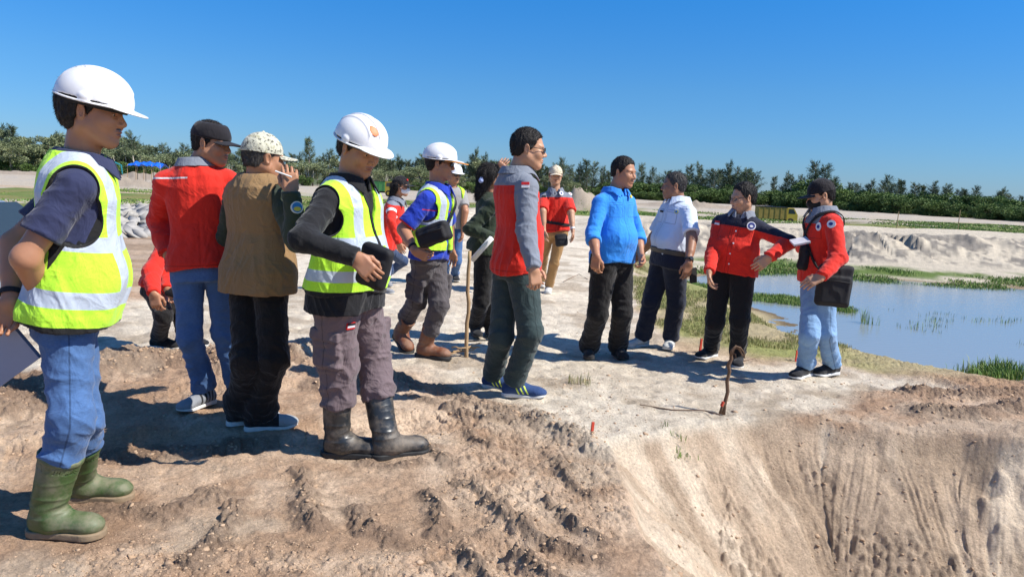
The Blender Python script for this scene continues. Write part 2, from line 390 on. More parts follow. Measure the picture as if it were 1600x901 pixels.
def hemi(X, Y, f, s):                    # packed rounded lumps, f per metre
    return np.sqrt(np.maximum(0, .5 ** 2 - cell2(X * f + .4 * n2(X * f, Y * f, s + 1), Y * f, s) ** 2)) / f
def land(X, Y):
    """height and colour (albedo) of the ground"""
    X = X.astype(np.float32); Y = Y.astype(np.float32)
    R = np.hypot(X, Y)
    wx = X + .25 * (n2(X * 1.3, Y * 1.3, 5) - .5); wy = Y + .25 * (n2(X * 1.3, Y * 1.3, 9) - .5)
    z = np.zeros_like(X)
    # fall to the low country beyond the embankment
    left = ss(-2.0, -5.0, X)
    z += (LOW) * ss(14.5, 27, Y + 2.5 * (n2(X * .3, Y * .3, 3) - .5)) * left
    z += LOW * ss(30, 60, Y) * (1 - left) * ss(1.5, 4, X) * 1.0
    z += LOW * ss(38, 70, Y) * (1 - left) * (1 - ss(1.5, 4, X))
    dp, sp = poly_sd(wx, wy, POND)
    far = ss(11, 13.5, Y) * ss(1.0, 4.2, X)
    zn = WZ + (.36) * ss(0.05, 1.0, (dp - .05) / (1.0 + 1.2 * ss(2.8, 4.2, X)) + .0 * X + .12 * (n2(X * 2, Y * 2, 8) - .5)) - .30 * ss(0, 2.5, -dp)
    er = (n2(sp * 1.6, dp * .7, 21) - .5) * .35 + (n2(sp * 6.0, dp * 1.6, 22) - .5) * .16 + (n2(X * 4 + Y * 2, Y * 5, 24) - .5) * .13 + (n2(X * 9, Y * 7, 25) - .5) * .12
    bank = ss(1.8, 5.6, dp + er * 1.2)
    zf = WZ + .15 * ss(0, 1.8, dp) + .60 * bank + er * .5 * bank * (1 - .8 * ss(5, 7, dp)) - .30 * ss(0, 2.5, -dp)
    nearp = ss(4.5, 0.5, dp) * ss(.2, 1.2, X)
    z = np.where(Y < 60, z * (1 - np.maximum(nearp, far * ss(34, 24, Y))) + np.maximum(nearp * (1 - far), 0) * zn + far * ss(34, 24, Y) * zf * np.where(nearp * (1 - far) > 0, 1, 1), z)
    # pit
    dq, sq = poly_sd(X + .10 * (n2(X * 3, Y * 3, 41) - .5), Y + .10 * (n2(X * 3, Y * 3, 42) - .5), PIT)
    inn = np.maximum(-dq, 0)
    streak = (n2(sq * 7, inn * 1.1, 51) - .5) * .024 + (n2(sq * 19 + 1.5 * n2(X * 3, Y * 3, 55), inn * 1.7, 52) - .5) * .020 + (fbm2(X * 5, Y * 5, 3, 56) - .5) * .06 + (n2(sq * 60, inn * 3.5, 53) - .5) * .015
    clod = np.maximum(0, .55 - cell2(X * 22, Y * 22, 3)) * ss(.50, .66, fbm2(X * 2.2, Y * 2.2, 3, 77))
    z -= np.minimum(inn * .84 + .05 * ss(0, .1, inn), 1.75) - streak * ss(0.02, .25, inn) * ss(1.75, 1.4, inn) * (.35 + .65 * ss(.9, .4, inn))
    z += clod * .05 * ss(.05, .3, inn)
    pr = ss(.45, .6, fbm2(X * 1.6 + 4, Y * 1.6, 3, 57)); z += ss(.02, .20, inn) * ss(1.75, 1.4, inn) * (.3 + .7 * pr) * ((fbm2(X * 8, Y * 8, 3, 58) - .5) * .11 + hemi(X, Y, 16, 59) * .5 * ss(.5, .7, n2(X * 4, Y * 4, 60)))
    z += .05 * ss(.35, .0, np.abs(dq)) * ss(2.4, 3.2, X) * ss(5.8, 4.9, Y)
    # brown heap right of the pit
    dw, _ = poly_sd(X + .3 * (n2(X * 2, Y * 2, 61) - .5) + .06 * (n2(X * 12, Y * 12, 62) - .5), Y + .3 * (n2(X * 2, Y * 2, 63) - .5) + .06 * (n2(X * 12, Y * 12, 64) - .5), WHITE)
    dw = dw + .0
    brownR = ss(.0, .35, dw) * ss(2.0, 2.8, X) * ss(6.6, 5.6, Y) * ss(1.3, 2.2, dp)
    z += brownR * (.10 * n2(X * 1.1, Y * 1.1, 66) + .03 * n2(X * 7, Y * 3, 67)) * ss(.1, -.3, -dq + .0)
    # small relief
    amp = ss(60, 8, R)
    soft = 1.0 - .0 * X
    dwn = ss(-.05, .30, dw)              # 1 on brown soil, 0 on white sand
    z += amp * (.035 * (fbm2(X * 1.4, Y * 1.4, 3, 11) - .5) + .012 * (fbm2(X * 7, Y * 7, 3, 12) - .5))
    rough = ss(.46, .62, fbm2(X * 1.7 + 3, Y * 1.7, 3, 15))
    lump = hemi(X, Y, 10, 31) + hemi(X, Y, 20, 32)
    near = ss(14, 7, R)
    feetd = np.full(X.shape, 9., np.float32)
    for f in _fp: feetd = np.minimum(feetd, np.hypot(X - f[0], (Y - f[1])))
    calm = ss(.06, .30, feetd)
    lump = lump * .45 + hemi(X, Y, 34, 37) * .8
    z += near * dwn * rough * lump * .55 * (.25 + .75 * calm) * ss(.05, 0, inn)
    z += near * (.004 + .008 * dwn) * (fbm2(X * 34, Y * 34, 3, 13) - .5)
    z += near * (.004 + .010 * dwn) * (fbm2(X * 18, Y * 18, 2, 14) - .5)
    pock = np.maximum(0, .33 - cell2(X * 5, Y * 5, 35)) * (1 - dwn)
    z -= near * pock * .06 * ss(.05, 0, inn)
    wet = np.zeros_like(X); cz = np.zeros_like(X)
    for P, wd, hh in CREST:
        d = np.full(X.shape, 9., np.float32)
        sel = (X > P[:, 0].min() - 1) & (X < P[:, 0].max() + 1) & (Y > P[:, 1].min() - 1) & (Y < P[:, 1].max() + 1)
        if not sel.any(): continue
        xx, yy = X[sel], Y[sel]; ds = np.full(xx.shape, 9., np.float32)
        for i in range(len(P) - 1): ds = np.minimum(ds, seg_dist(xx, yy, P[i], P[i + 1])[0])
        jag = ds + wd * 1.1 * (n2(xx * 14, yy * 14, 71) - .5) + wd * .7 * (n2(xx * 34, yy * 34, 72) - .5)
        k = ss(wd * 1.15, wd * .35, jag)
        jag2 = ds + wd * 1.0 * (n2(xx * 9, yy * 9, 71) - .5)
        body = ss(wd * 1.5, -wd * .4, jag2) * (.35 + .9 * n2(xx * 5, yy * 5, 75)) * hh * .75
        lum = hemi(xx, yy, 12, 73) * .35 + hemi(xx, yy, 24, 74) * .65 + hemi(xx, yy, 42, 77) * .6
        add = (body + lum * k * (.3 + .9 * n2(xx * 8, yy * 8, 76))) * (.25 + .75 * calm[sel]); cz[sel] = np.maximum(cz[sel], add) + .25 * np.minimum(cz[sel], add); wet[sel] = np.maximum(wet[sel], ss(wd * 1.5, wd * .7, jag) * .8)
    z += cz
    # wheel and track marks on the near brown soil
    for (x0, y0, x1, y1, wid, dep) in [(-5.0, 2.2, .6, 4.6, .22, .030), (-5.0, 3.3, -.6, 5.0, .20, .025), (-1.6, 1.4, 1.1, 3.4, .20, .022), (-2.6, 1.2, .9, 3.0, .2, .02)]:
        dl, sl_ = seg_dist(X, Y, (x0, y0), (x1, y1)); dl = dl + .06 * (n2(X * 2, Y * 2, 81) - .5)
        m = ss(wid, wid * .6, dl) * dwn * ss(.2, .6, n2(X * 1.2, Y * 1.2, 82)) * calm * ss(.05, 0, inn)
        z -= dep * 1.3 * m; z += 1.4 * m * .012 * (np.sin(sl_ * 48 + 4 * n2(X * 5, Y * 5, 83)) > .1) * ss(.35, .65, n2(X * 3, Y * 3, 84))
        z += dep * .7 * ss(wid * 1.5, wid * 1.1, dl) * ss(wid * .7, wid, dl) * dwn * n2(X * 9, Y * 9, 85) * calm
    # tracked brown strip at the left, middle distance
    strip = ss(8.5, 9.5, Y) * ss(16, 14.5, Y) * ss(-3.2, -4.2, X)
    tr = n2(X * .55 + Y * .22, Y * 3.2 - X * .9, 91) - .5
    z += strip * (.09 * tr + .05 * (n2(X * 2, Y * 9 - X * 2.2, 92) - .5))
    # far mounds
    mound = np.zeros_like(X)
    for mx, my, rx, ry, h in [(-96, 185, 14, 7, 0.83), (-72, 150, 9, 5, 1.43), (-62, 150, 8, 5, 1.10), (-115, 170, 20, 7, 0.66), (-50, 140, 8, 5, 1.21), (-37, 108, 5, 3.5, 1.90), (7.6, 92, 2.2, 2.6, 2.00), (9.6, 93, 2.2, 2.4, 1.10), (-55, 108, 7, 3.5, 1.16), (-130, 190, 22, 8, 0.55), (30, 130, 9, 4, 1.00)]:
        g = np.exp(-((X - mx) / rx) ** 2 - ((Y - my) / ry) ** 2); z += h * g * (.4 + .8 * n2(X * .5, Y * .5, 95) + .5 * n2(X * 1.3, Y * 1.3, 94)) * (g > .01); mound = np.maximum(mound, g)
    z += ss(18, 24, R) * ss(300, 150, R) * .25 * (fbm2(X * .25, Y * .25, 3, 96) - .5)
    z -= 2.0 * ss(11, 5, np.hypot(X - 36, (Y - 100) * .9)) * .4
    # ---- colour
    c = lambda r, g, b: np.array([r, g, b], np.float32)
    def lerp(a, b, m): return a + (b - a) * m[..., None]
    fine = fbm2(X * 9, Y * 9, 4, 101); mid = fbm2(X * 1.6, Y * 1.6, 4, 102); big = fbm2(X * .35, Y * .35, 3, 103)
    brown = lerp(np.broadcast_to(c(.51, .345, .23), X.shape + (3,)), c(.76, .58, .42), ss(.3, .7, mid * .6 + fine * .4))
    brown = lerp(brown, c(.42, .265, .165), .75 * ss(.52, .68, fbm2(X * 1.1 + 7, Y * 1.1, 4, 104)))
    brown = lerp(brown, c(.64, .52, .39), .6 * ss(.55, .7, fbm2(X * 1.9, Y * 2.6 + 5, 4, 105)))
    brown = lerp(brown, c(.21, .15, .11), .75 * wet)
    white = lerp(np.broadcast_to(c(.66, .57, .445), X.shape + (3,)), c(.82, .73, .59), ss(.3, .7, mid * .5 + fine * .5))
    white = lerp(white, c(.46, .37, .27), .75 * ss(.56, .70, fbm2(X * 2.3, Y * 2.3, 4, 106)) * ss(.0, -.9, dw) ** 0)
    col = lerp(white, brown, dwn)
    # pit walls: paler dry sand, some darker streaks
    pw = lerp(np.broadcast_to(c(.60, .46, .33), X.shape + (3,)), c(.80, .66, .50), ss(.35, .65, n2(sq * 7, inn * 1.2, 111) * .6 + fine * .4))
    pw = lerp(pw, c(.46, .34, .235), .7 * ss(.56, .74, n2(sq * 5 + 3, inn * 2, 112) * .5 + .5 * fbm2(X * 3, Y * 3, 3, 113)))
    pw = lerp(pw, c(.34, .26, .19), .6 * ss(.0, .12, clod) * ss(.1, .4, inn))
    col = lerp(col, pw, ss(0, .06, inn))
    # damp grass flat between the road and the pond
    gf = ss(2.8, 2.0, dp) * ss(.05, .25, dw) * (1 - far) * (X > .8)
    damp = lerp(np.broadcast_to(c(.48, .40, .24), X.shape + (3,)), c(.34, .35, .13), ss(.38, .56, fbm2(X * 1.2, Y * 1.2, 4, 121)) * ss(.1, .5, dp) * (.12 + .88 * ss(3.4, 2.5, X)))
    damp = lerp(damp, c(.19, .14, .08), ss(.25, -.05, dp)); col = lerp(col, damp, gf * ss(5.4, 6.2, Y))
    # far bank
    gb = lerp(np.broadcast_to(c(.58, .51, .40), X.shape + (3,)), c(.22, .20, .175), .9 * ss(.42, .54, .35 * n2(X * 7 + Y * 4, Y * 11, 134) + n2(sp * 5, dp * 1.6, 131) * .35 + n2(sp * 1.4 + 9, dp * 1.1, 132) * .3) * ss(1.9, 2.8, dp) * ss(6.6, 5.0, dp))
    gb = lerp(gb, c(.13, .19, .05), ss(1.9, 1.2, dp + .8 * (n2(X, Y, 133) - .5)) * ss(.35, .75, dp) * ss(.35, .6, fbm2(X * .9, Y * 2, 3, 135)))
    gb = lerp(gb, c(.30, .23, .15), ss(.45, .15, dp)); col = lerp(col, gb, far * ss(36, 32, Y))
    # low country: green field, pale sand belts
    lowc = ss(17, 30, Y) * left + ss(30, 42, Y) * (1 - left)
    sand = np.broadcast_to(c(.46, .40, .32), X.shape + (3,))
    fld = lerp(np.broadcast_to(c(.135, .185, .050), X.shape + (3,)), c(.21, .20, .075), ss(.35, .65, fbm2(X * .5, Y * .22, 4, 141)))
    gm = ss(.36, .46, fbm2(X * .10 + 2, Y * .06, 4, 142) + .10 * (fbm2(X * .8, Y * .3, 3, 143) - .5))
    lf = ss(38, 44, Y + 6 * (n2(X * .2, Y * .1, 144) - .5)) * ss(112, 98, Y + 14 * (n2(X * .06, Y * .1, 145) - .5)) * left
    rf = ss(40, 50, Y) * ss(118, 104, Y + 14 * (n2(X * .06, Y * .1, 146) - .5)) * (1 - left)
    lc = lerp(sand, fld, np.clip(gm * (lf + rf), 0, 1))
    lc = lerp(lc, c(.46, .36, .26), ss(3.5, 2.0, np.abs(Y - 82 + .12 * X)) * left)
    lc = lerp(lc, c(.40, .37, .33), ss(.5, .65, fbm2(X * .5, Y * .5, 3, 147)) * ss(20, 28, Y) * (1 - lf) * (1 - rf) * .8)
    lc = lerp(lc, c(.36, .30, .235), ss(.05, .25, mound))
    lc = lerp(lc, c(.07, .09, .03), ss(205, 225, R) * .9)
    col = lerp(col, lc, np.clip(lowc, 0, 1))
    st = lerp(np.broadcast_to(c(.36, .26, .18), X.shape + (3,)), c(.50, .38, .28), ss(.35, .65, tr + .5)); col = lerp(col, st, strip)
    col = col * (.90 + .2 * fbm2(X * 30, Y * 30, 2, 150))[..., None]
    return z.astype(np.float32), col, inn, dp, dw

# one sheet, polar rings around the camera: dense in front, coarse behind
rr = [.25]
while rr[-1] < 3200:
    r = rr[-1]; rr.append(r + ((max(.007, r * .0031) if r < 6.8 else r * .0052) if 1.5 < r < 14 else (.06 if r <= 1.5 else (r * .011 if r < 300 else r * .12))))
rr = np.array(rr, np.float32)
fr = np.concatenate([np.linspace(-58, -40, 110)[:-1], np.linspace(-40, 41, 1330), np.linspace(41, 58, 110)[1:]]); bk = np.arange(61, 300, 3.0)
an = np.radians(np.concatenate([fr, bk])).astype(np.float32)       # from +y, clockwise
A, Rr = np.meshgrid(an, rr); GX = Rr * np.sin(A); GY = Rr * np.cos(A)
GZ, GC, _, _, _ = land(GX.ravel(), GY.ravel())
nr, na = GX.shape
V = np.stack([GX.ravel(), GY.ravel(), GZ], 1)
i, j = np.meshgrid(np.arange(nr - 1), np.arange(na), indexing='ij'); i = i.ravel(); j = j.ravel(); j2 = (j + 1) % na
Fq = np.stack([i * na + j, (i + 1) * na + j, (i + 1) * na + j2, i * na + j2], 1)[:, ::-1]
M = Mat('ground_soil', .95, .15)
co = M.coord()
cc = M.attr('tone', 'Color')
n1_ = M.noise(co, 7, 5, .65); n2_ = M.noise(co, 60, 4, .7)
cc = M.mix(.55, cc, M.ramp(n1_, [(.25, (.62, .60, .58)), (.75, (1.3, 1.28, 1.25))]), 'MULTIPLY')
cc = M.mix(.5, cc, M.ramp(n2_, [(.3, (.50, .49, .48)), (.7, (1.35, 1.34, 1.33))]), 'MULTIPLY')
M.color(cc); M.bump(M.noise(co, 130, 4, .8), .9, .010); M.bump(M.noise(co, 45, 5, .75), .8, .022); M.bump(M.voro(co, 45), .22, .01)
me = new_mesh('ground', V, Fq, [M.m], attrs={'tone': np.concatenate([GC, np.ones((len(GC), 1), np.float32)], 1)})
ground = obj('ground', me, kind='structure')
# centre cap under the camera
mb = MB(); k0 = [tuple(V[t]) for t in range(na)]
mb.add(k0 + [(0, 0, float(V[:na, 2].mean()))], [(na, (t + 1) % na, t) for t in range(na)])
cap_me = mb
def gh(x, y):                            # ground height at a point
    z, _, _, _, _ = land(np.array([x], np.float32), np.array([y], np.float32)); return float(z[0])

# ------------------------------------------------------------------ pond water
M = Mat('pond_water', .08, .5); co = M.coord(); M.color((.24, .27, .28))
M.val('IOR', 1.33); M.val('Alpha', 1.0)
ln = M.t.nodes.new('ShaderNodeLayerWeight'); ln.inputs['Blend'].default_value = .25
M.bump(M.noise(M.map(co, (1, 2.6, 1), (0, 0, .3)), 5.0, 3, .6), .12, .03); M.bump(M.noise(co, 26, 2, .5), .05, .01)
tr_ = M.t.nodes.new('ShaderNodeBsdfTransparent'); tr_.inputs[0].default_value = (.80, .78, .66, 1)
mx = M.t.nodes.new('ShaderNodeMixShader'); pz = M.t.nodes.new('ShaderNodeMath'); pz.operation = 'ADD'; pz.inputs[1].default_value = .6; pz.use_clamp = True
M.t.links.new(ln.outputs['Facing'], pz.inputs[0]); M.t.links.new(pz.outputs[0], mx.inputs[0]); M.t.links.new(tr_.outputs[0], mx.inputs[1]); M.t.links.new(M.b.outputs[0], mx.inputs[2])
M.t.links.new(mx.outputs[0], M.t.nodes['Material Output'].inputs[0])
mb = MB(); mb.add([(.4, 5.0, WZ), (40, 4.6, WZ), (40, 21, WZ), (.4, 21, WZ)], [(0, 1, 2, 3)])
mb.build('water', M.m, kind='structure')
# soil under the very centre
mb2 = cap_me; mb2.build('ground_under_camera', ground.data.materials[0], parent=ground)
print('land', time.time() - T00)
# ------------------------------------------------------------------ trees
def leaf_mat(name, c1, c2, c3):
    M = Mat(name, .65, .25); oi = M.t.nodes.new('ShaderNodeObjectInfo'); k = M.attr('k')
    c = M.ramp(k, [(0, c1), (.55, c2), (1, c3)])
    r = E(M.t, oi.outputs['Random']); c = M.mix(.6, c, M.ramp(r, [(0, (.62, .70, .70)), (1, (1.25, 1.22, 1.1))]), 'MULTIPLY')
    M.color(c); return M.m
LEAF_C = leaf_mat('casuarina_needles', (.065, .088, .048), (.12, .155, .08), (.20, .24, .125))
LEAF_B = leaf_mat('broad_leaves', (.05, .085, .024), (.10, .16, .042), (.19, .26, .08))
LEAF_M = leaf_mat('olive_leaves', (.13, .155, .085), (.22, .255, .13), (.34, .36, .20))
BARK = simple('grey_bark', (.26, .22, .18), .9, .1, .3, 3); BARKP = simple('pale_bark', (.42, .38, .31), .9, .1, .3, 3)
def leaves(C, D, L, Wd, rs, k):          # C centres, D directions, one thin leaf blade (two triangles) each
    n = len(C); r = rs.normal(size=(n, 3)); s = np.cross(D, r); s /= np.linalg.norm(s, axis=1)[:, None] + 1e-9
    L = L[:, None]; Wd = Wd[:, None]
    V = np.stack([C, C + D * L * .5 + s * Wd, C + D * L, C + D * L * .5 - s * Wd], 1).reshape(-1, 3)
    return V, np.arange(n * 4).reshape(-1, 4), np.repeat(k, 4)
def tree_proto(kind, seed, H, W):
    rs = np.random.RandomState(seed); mb = MB()
    lean = rs.normal(0, .03, 2) * H
    tz = lambda t: np.array([lean[0] * t * t + .12 * math.sin(t * 5 + seed), lean[1] * t, t * H])
    top = .97 if kind == 'c' else .72
    mb.tube([tz(t) for t in np.linspace(0, top, 7)], [H * .018 * (1 - .8 * t) + .02 for t in np.linspace(0, 1, 7)], 6)
    if kind == 'm':
        for q in range(3): a_ = rs.uniform(0, 6.28); o_ = np.array([math.cos(a_), math.sin(a_), 0]) * W * .22; mb.tube([o_ * .6, o_ + [0, 0, H * .45], o_ * 1.2 + [0, 0, H * .8]], [H * .016 + .03, H * .012 + .02, .03], 5)
    Cs, Ds, Ls, Ws, Ks = [], [], [], [], []
    def emit(C, D, L, W_, K): Cs.append(C); Ds.append(D); Ls.append(L); Ws.append(W_); Ks.append(K)
    if kind == 'c':                      # feathery casuarina
        nb = int(40 + H * 2)
        for i in range(nb):
            t = .18 + .80 * (i / nb) ** .9; p = tz(t); a = rs.uniform(0, 2 * math.pi)
            ln = W * (1.18 - t) ** .75 * rs.uniform(.3, 1.35) * .85; up = rs.uniform(.25, 1.1)
            d = unit([math.cos(a), math.sin(a), up]); q = p + d * ln * .55; e = p + d * ln + np.array([0, 0, .12 * ln])
            if i % 2 == 0: mb.tube([p, q, e], [H * .004 + .01, H * .003 + .006, .005], 4, False)
            m = int(rs.uniform(22, 60)); u = rs.uniform(.15, 1, m)[:, None]; C = p + (e - p) * u + rs.normal(0, .055 * ln + .04, (m, 3))
            D = rs.normal(0, .38, (m, 3)) + d * .9 + np.array([0, 0, rs.uniform(-.5, .5)]); D /= np.linalg.norm(D, axis=1)[:, None]
            k0 = rs.uniform(.1, .9)
            emit(C, D, rs.uniform(.35, .85, m) * (H / 12 + .35), rs.uniform(.018, .038, m) * (H / 12 + .5), np.clip(k0 + rs.normal(0, .18, m), 0, 1))
    else:
        nc = int(rs.uniform(15, 22)) if kind == 'b' else int(rs.uniform(9, 13))
        for i in range(nc):
            if kind == 'b':
                a = rs.uniform(0, 2 * math.pi); rr_ = W * .5 * math.sqrt(rs.uniform(0, 1)); z = H * rs.uniform(.14, .86) * (1 - .25 * (rr_ / (W * .5)) ** 2)
                c = np.array([rr_ * math.cos(a), rr_ * math.sin(a), z]); cr = W * rs.uniform(.13, .22)
            else:
                a = rs.uniform(0, 2 * math.pi); rr_ = W * .42 * math.sqrt(rs.uniform(0, 1)); z = H * rs.uniform(.38, .95)
                c = np.array([rr_ * math.cos(a), rr_ * math.sin(a), z]); cr = W * rs.uniform(.12, .2)
            tt = max(.12, c[2] / H - .25) ; p = tz(min(tt, top)); mb.tube([p, (p + c) / 2 + rs.normal(0, .1, 3), c], [H * .007 + .01, H * .005, .012], 4, False)
            m = int(rs.uniform(260, 380)); n = rs.normal(size=(m, 3)); n /= np.linalg.norm(n, axis=1)[:, None]
            C = c + n * cr * (rs.uniform(.25, 1, m)[:, None] ** .45) * np.array([1.1, 1.1, .8]); D = n + rs.normal(0, .7, (m, 3)); D /= np.linalg.norm(D, axis=1)[:, None]
            k0 = rs.uniform(.15, .85)
            emit(C, D, rs.uniform(.16, .40, m) * (W / 6 + .4), rs.uniform(.04, .10, m) * (W / 6 + .4), np.clip(k0 + rs.normal(0, .15, m), 0, 1))
    V, Fq, k = leaves(np.concatenate(Cs), np.concatenate(Ds), np.concatenate(Ls), np.concatenate(Ws), rs, np.concatenate(Ks))
    tm = bpy.data.meshes.new('trunk'); tm.from_pydata(mb.v, [], mb.f); tm.polygons.foreach_set('use_smooth', np.ones(len(tm.polygons), bool))
    tm.materials.append(BARKP if kind == 'm' else BARK)
    cm = new_mesh('crown', V, Fq, [dict(c=LEAF_C, b=LEAF_B, m=LEAF_M)[kind]], smooth=False, attrs={'k': k})
    return tm, cm, H
PROT = {'c': [tree_proto('c', 11 + i, 10, w_) for i, w_ in enumerate((3.6, 4.4, 3.0, 5.0, 4.0))],
        'b': [tree_proto('b', 31 + i, 6, w_) for i, w_ in enumerate((6.5, 8.0, 5.5, 7.0))],
        'm': [tree_proto('m', 51 + i, 10, w_) for i, w_ in enumerate((6.5, 5.5, 8.0, 6.0))]}
KN = {'c': 'casuarina_tree', 'b': 'broadleaf_tree', 'm': 'paperbark_tree'}
trs = np.random.RandomState(7)
def tree(kind, px, top, D, label, group, wid=1.0):
    """a tree whose tip is seen at pixel (px, top) from depth D; its height follows"""
    p = W(px, top, D); x, y = p[0], p[1]; gz = LOW if D > 60 else 0
    h = p[2] - gz; tm, cm, H = PROT[kind][trs.randint(len(PROT[kind]))]
    e = obj(KN[kind], None, loc=(x, y, gz - .05), label=label, cat='tree', group=group)
    s = h / H; e.rotation_euler = (0, 0, trs.uniform(0, 6.28)); e.scale = (s * wid, s * wid, s)
    obj('trunk', tm, e); obj('crown', cm, e)
def skyline(pts, x): return float(np.interp(x, [p[0] for p in pts], [p[1] for p in pts]))
LS = [(-260, 190), (0, 203), (60, 213), (130, 216), (190, 216), (260, 226), (330, 232), (430, 242), (475, 240), (560, 247), (650, 247), (720, 252), (800, 254), (880, 262)]
gL = 'trees of the tall wood on the left'; lL = 'slender olive green tree in the tall wood beyond the field on the left'
gC = 'feathery trees of the wood on the left'; lC = 'feathery dark green tree in the wood beyond the field on the left'
x = -250.0
while x < 890:                           # three ranks
    D = trs.uniform(196, 214); t = skyline(LS, x)
    k = 'm' if (x < 350 and trs.rand() < .32) or trs.rand() < .2 else 'c'
    tree(k, x, t + trs.uniform(-3, 9), D, lL if k == 'm' else lC, gL if k == 'm' else gC, 1.15 if k == 'm' else 1.0)
    if trs.rand() < .85: tree('m', x + 6, t + trs.uniform(10, 22), D - trs.uniform(8, 18), lL, gL, 1.4)
    x += trs.uniform(9, 15)
for x, t in [(484, 216), (515, 236), (668, 238), (742, 236), (760, 244), (15, 196), (92, 209), (206, 210), (880, 250)]:
    tree('c', x, t, 200, lC, gC, .8)
for x in np.arange(-240, 880, 34):       # low growth at the foot of the wood
    tree('b', x + trs.uniform(-6, 6), skyline(LS, x) + trs.uniform(29, 36), 184 + trs.uniform(-4, 6), 'low bushy tree at the foot of the tall wood on the left', 'bushes along the foot of the left wood', 1.25)
RS = [(890, 282), (960, 285), (1010, 288), (1100, 285), (1150, 287), (1183, 298), (1186, 330), (1200, 330), (1203, 298), (1240, 288), (1285, 282), (1312, 288), (1330, 298), (1370, 290), (1420, 296), (1480, 302), (1540, 306), (1600, 313), (1760, 322)]
def dR(x): return float(np.interp(x, [880, 1200, 1600, 1800], [215, 200, 148, 130]))
gB = 'rounded trees of the right wood'; lB = 'rounded dark green tree in the wood behind the pond'
gD = 'casuarinas of the right wood'; lD = 'wispy casuarina rising above the rounded trees behind the pond'
x = 885.0
while x < 1790:
    t = skyline(RS, x)
    if t < 325:
        tree('b', x, t + trs.uniform(-5, 11), dR(x) + trs.uniform(-6, 6), lB, gB, trs.uniform(.9, 1.3))
        if trs.rand() < .8: tree('b', x + 5, t + trs.uniform(6, 13), dR(x) - trs.uniform(8, 14), lB, gB, 1.3)
    x += trs.uniform(11, 17)
for x, t, wd in [(905, 258, .8), (915, 250, .9), (928, 256, .8), (942, 262, .7), (952, 268, .7), (1003, 258, .8), (1020, 264, .7), (1060, 268, .9), (1078, 260, .9), (1092, 258, .9), (1110, 268, .8), (1128, 266, .7), (1142, 256, .8), (1153, 264, .8), (1166, 266, .9), (1176, 276, .8),
                 (1212, 276, .8), (1230, 272, .9), (1253, 276, .7), (1276, 256, 1.0), (1290, 260, 1.0), (1330, 292, .7), (1388, 277, .9), (1408, 281, .9), (1445, 290, .8), (1458, 286, .8), (1480, 290, .8), (1506, 295, .9), (1525, 293, .9), (1566, 296, .9), (1595, 306, .8), (1640, 305, .9), (1690, 300, .9)]:
    tree('c', x, t, dR(x) + 4, lD, gD, wd)
for x in np.arange(884, 1182, 11): tree('c', x + trs.uniform(-4, 4), trs.uniform(266, 283), dR(x) + trs.uniform(-3, 9), lD, gD, 1.1)
for x in np.arange(1206, 1720, 17): tree('c', x + trs.uniform(-6, 6), skyline(RS, x) - trs.uniform(-3, 9), dR(x) + trs.uniform(2, 9), lD, gD, 1.1)
for x in np.arange(560, 884, 13): tree('c', x + trs.uniform(-4, 4), skyline(LS, x) + trs.uniform(-4, 8), 205, lC, gC, 1.1)
print('trees', time.time() - T00)
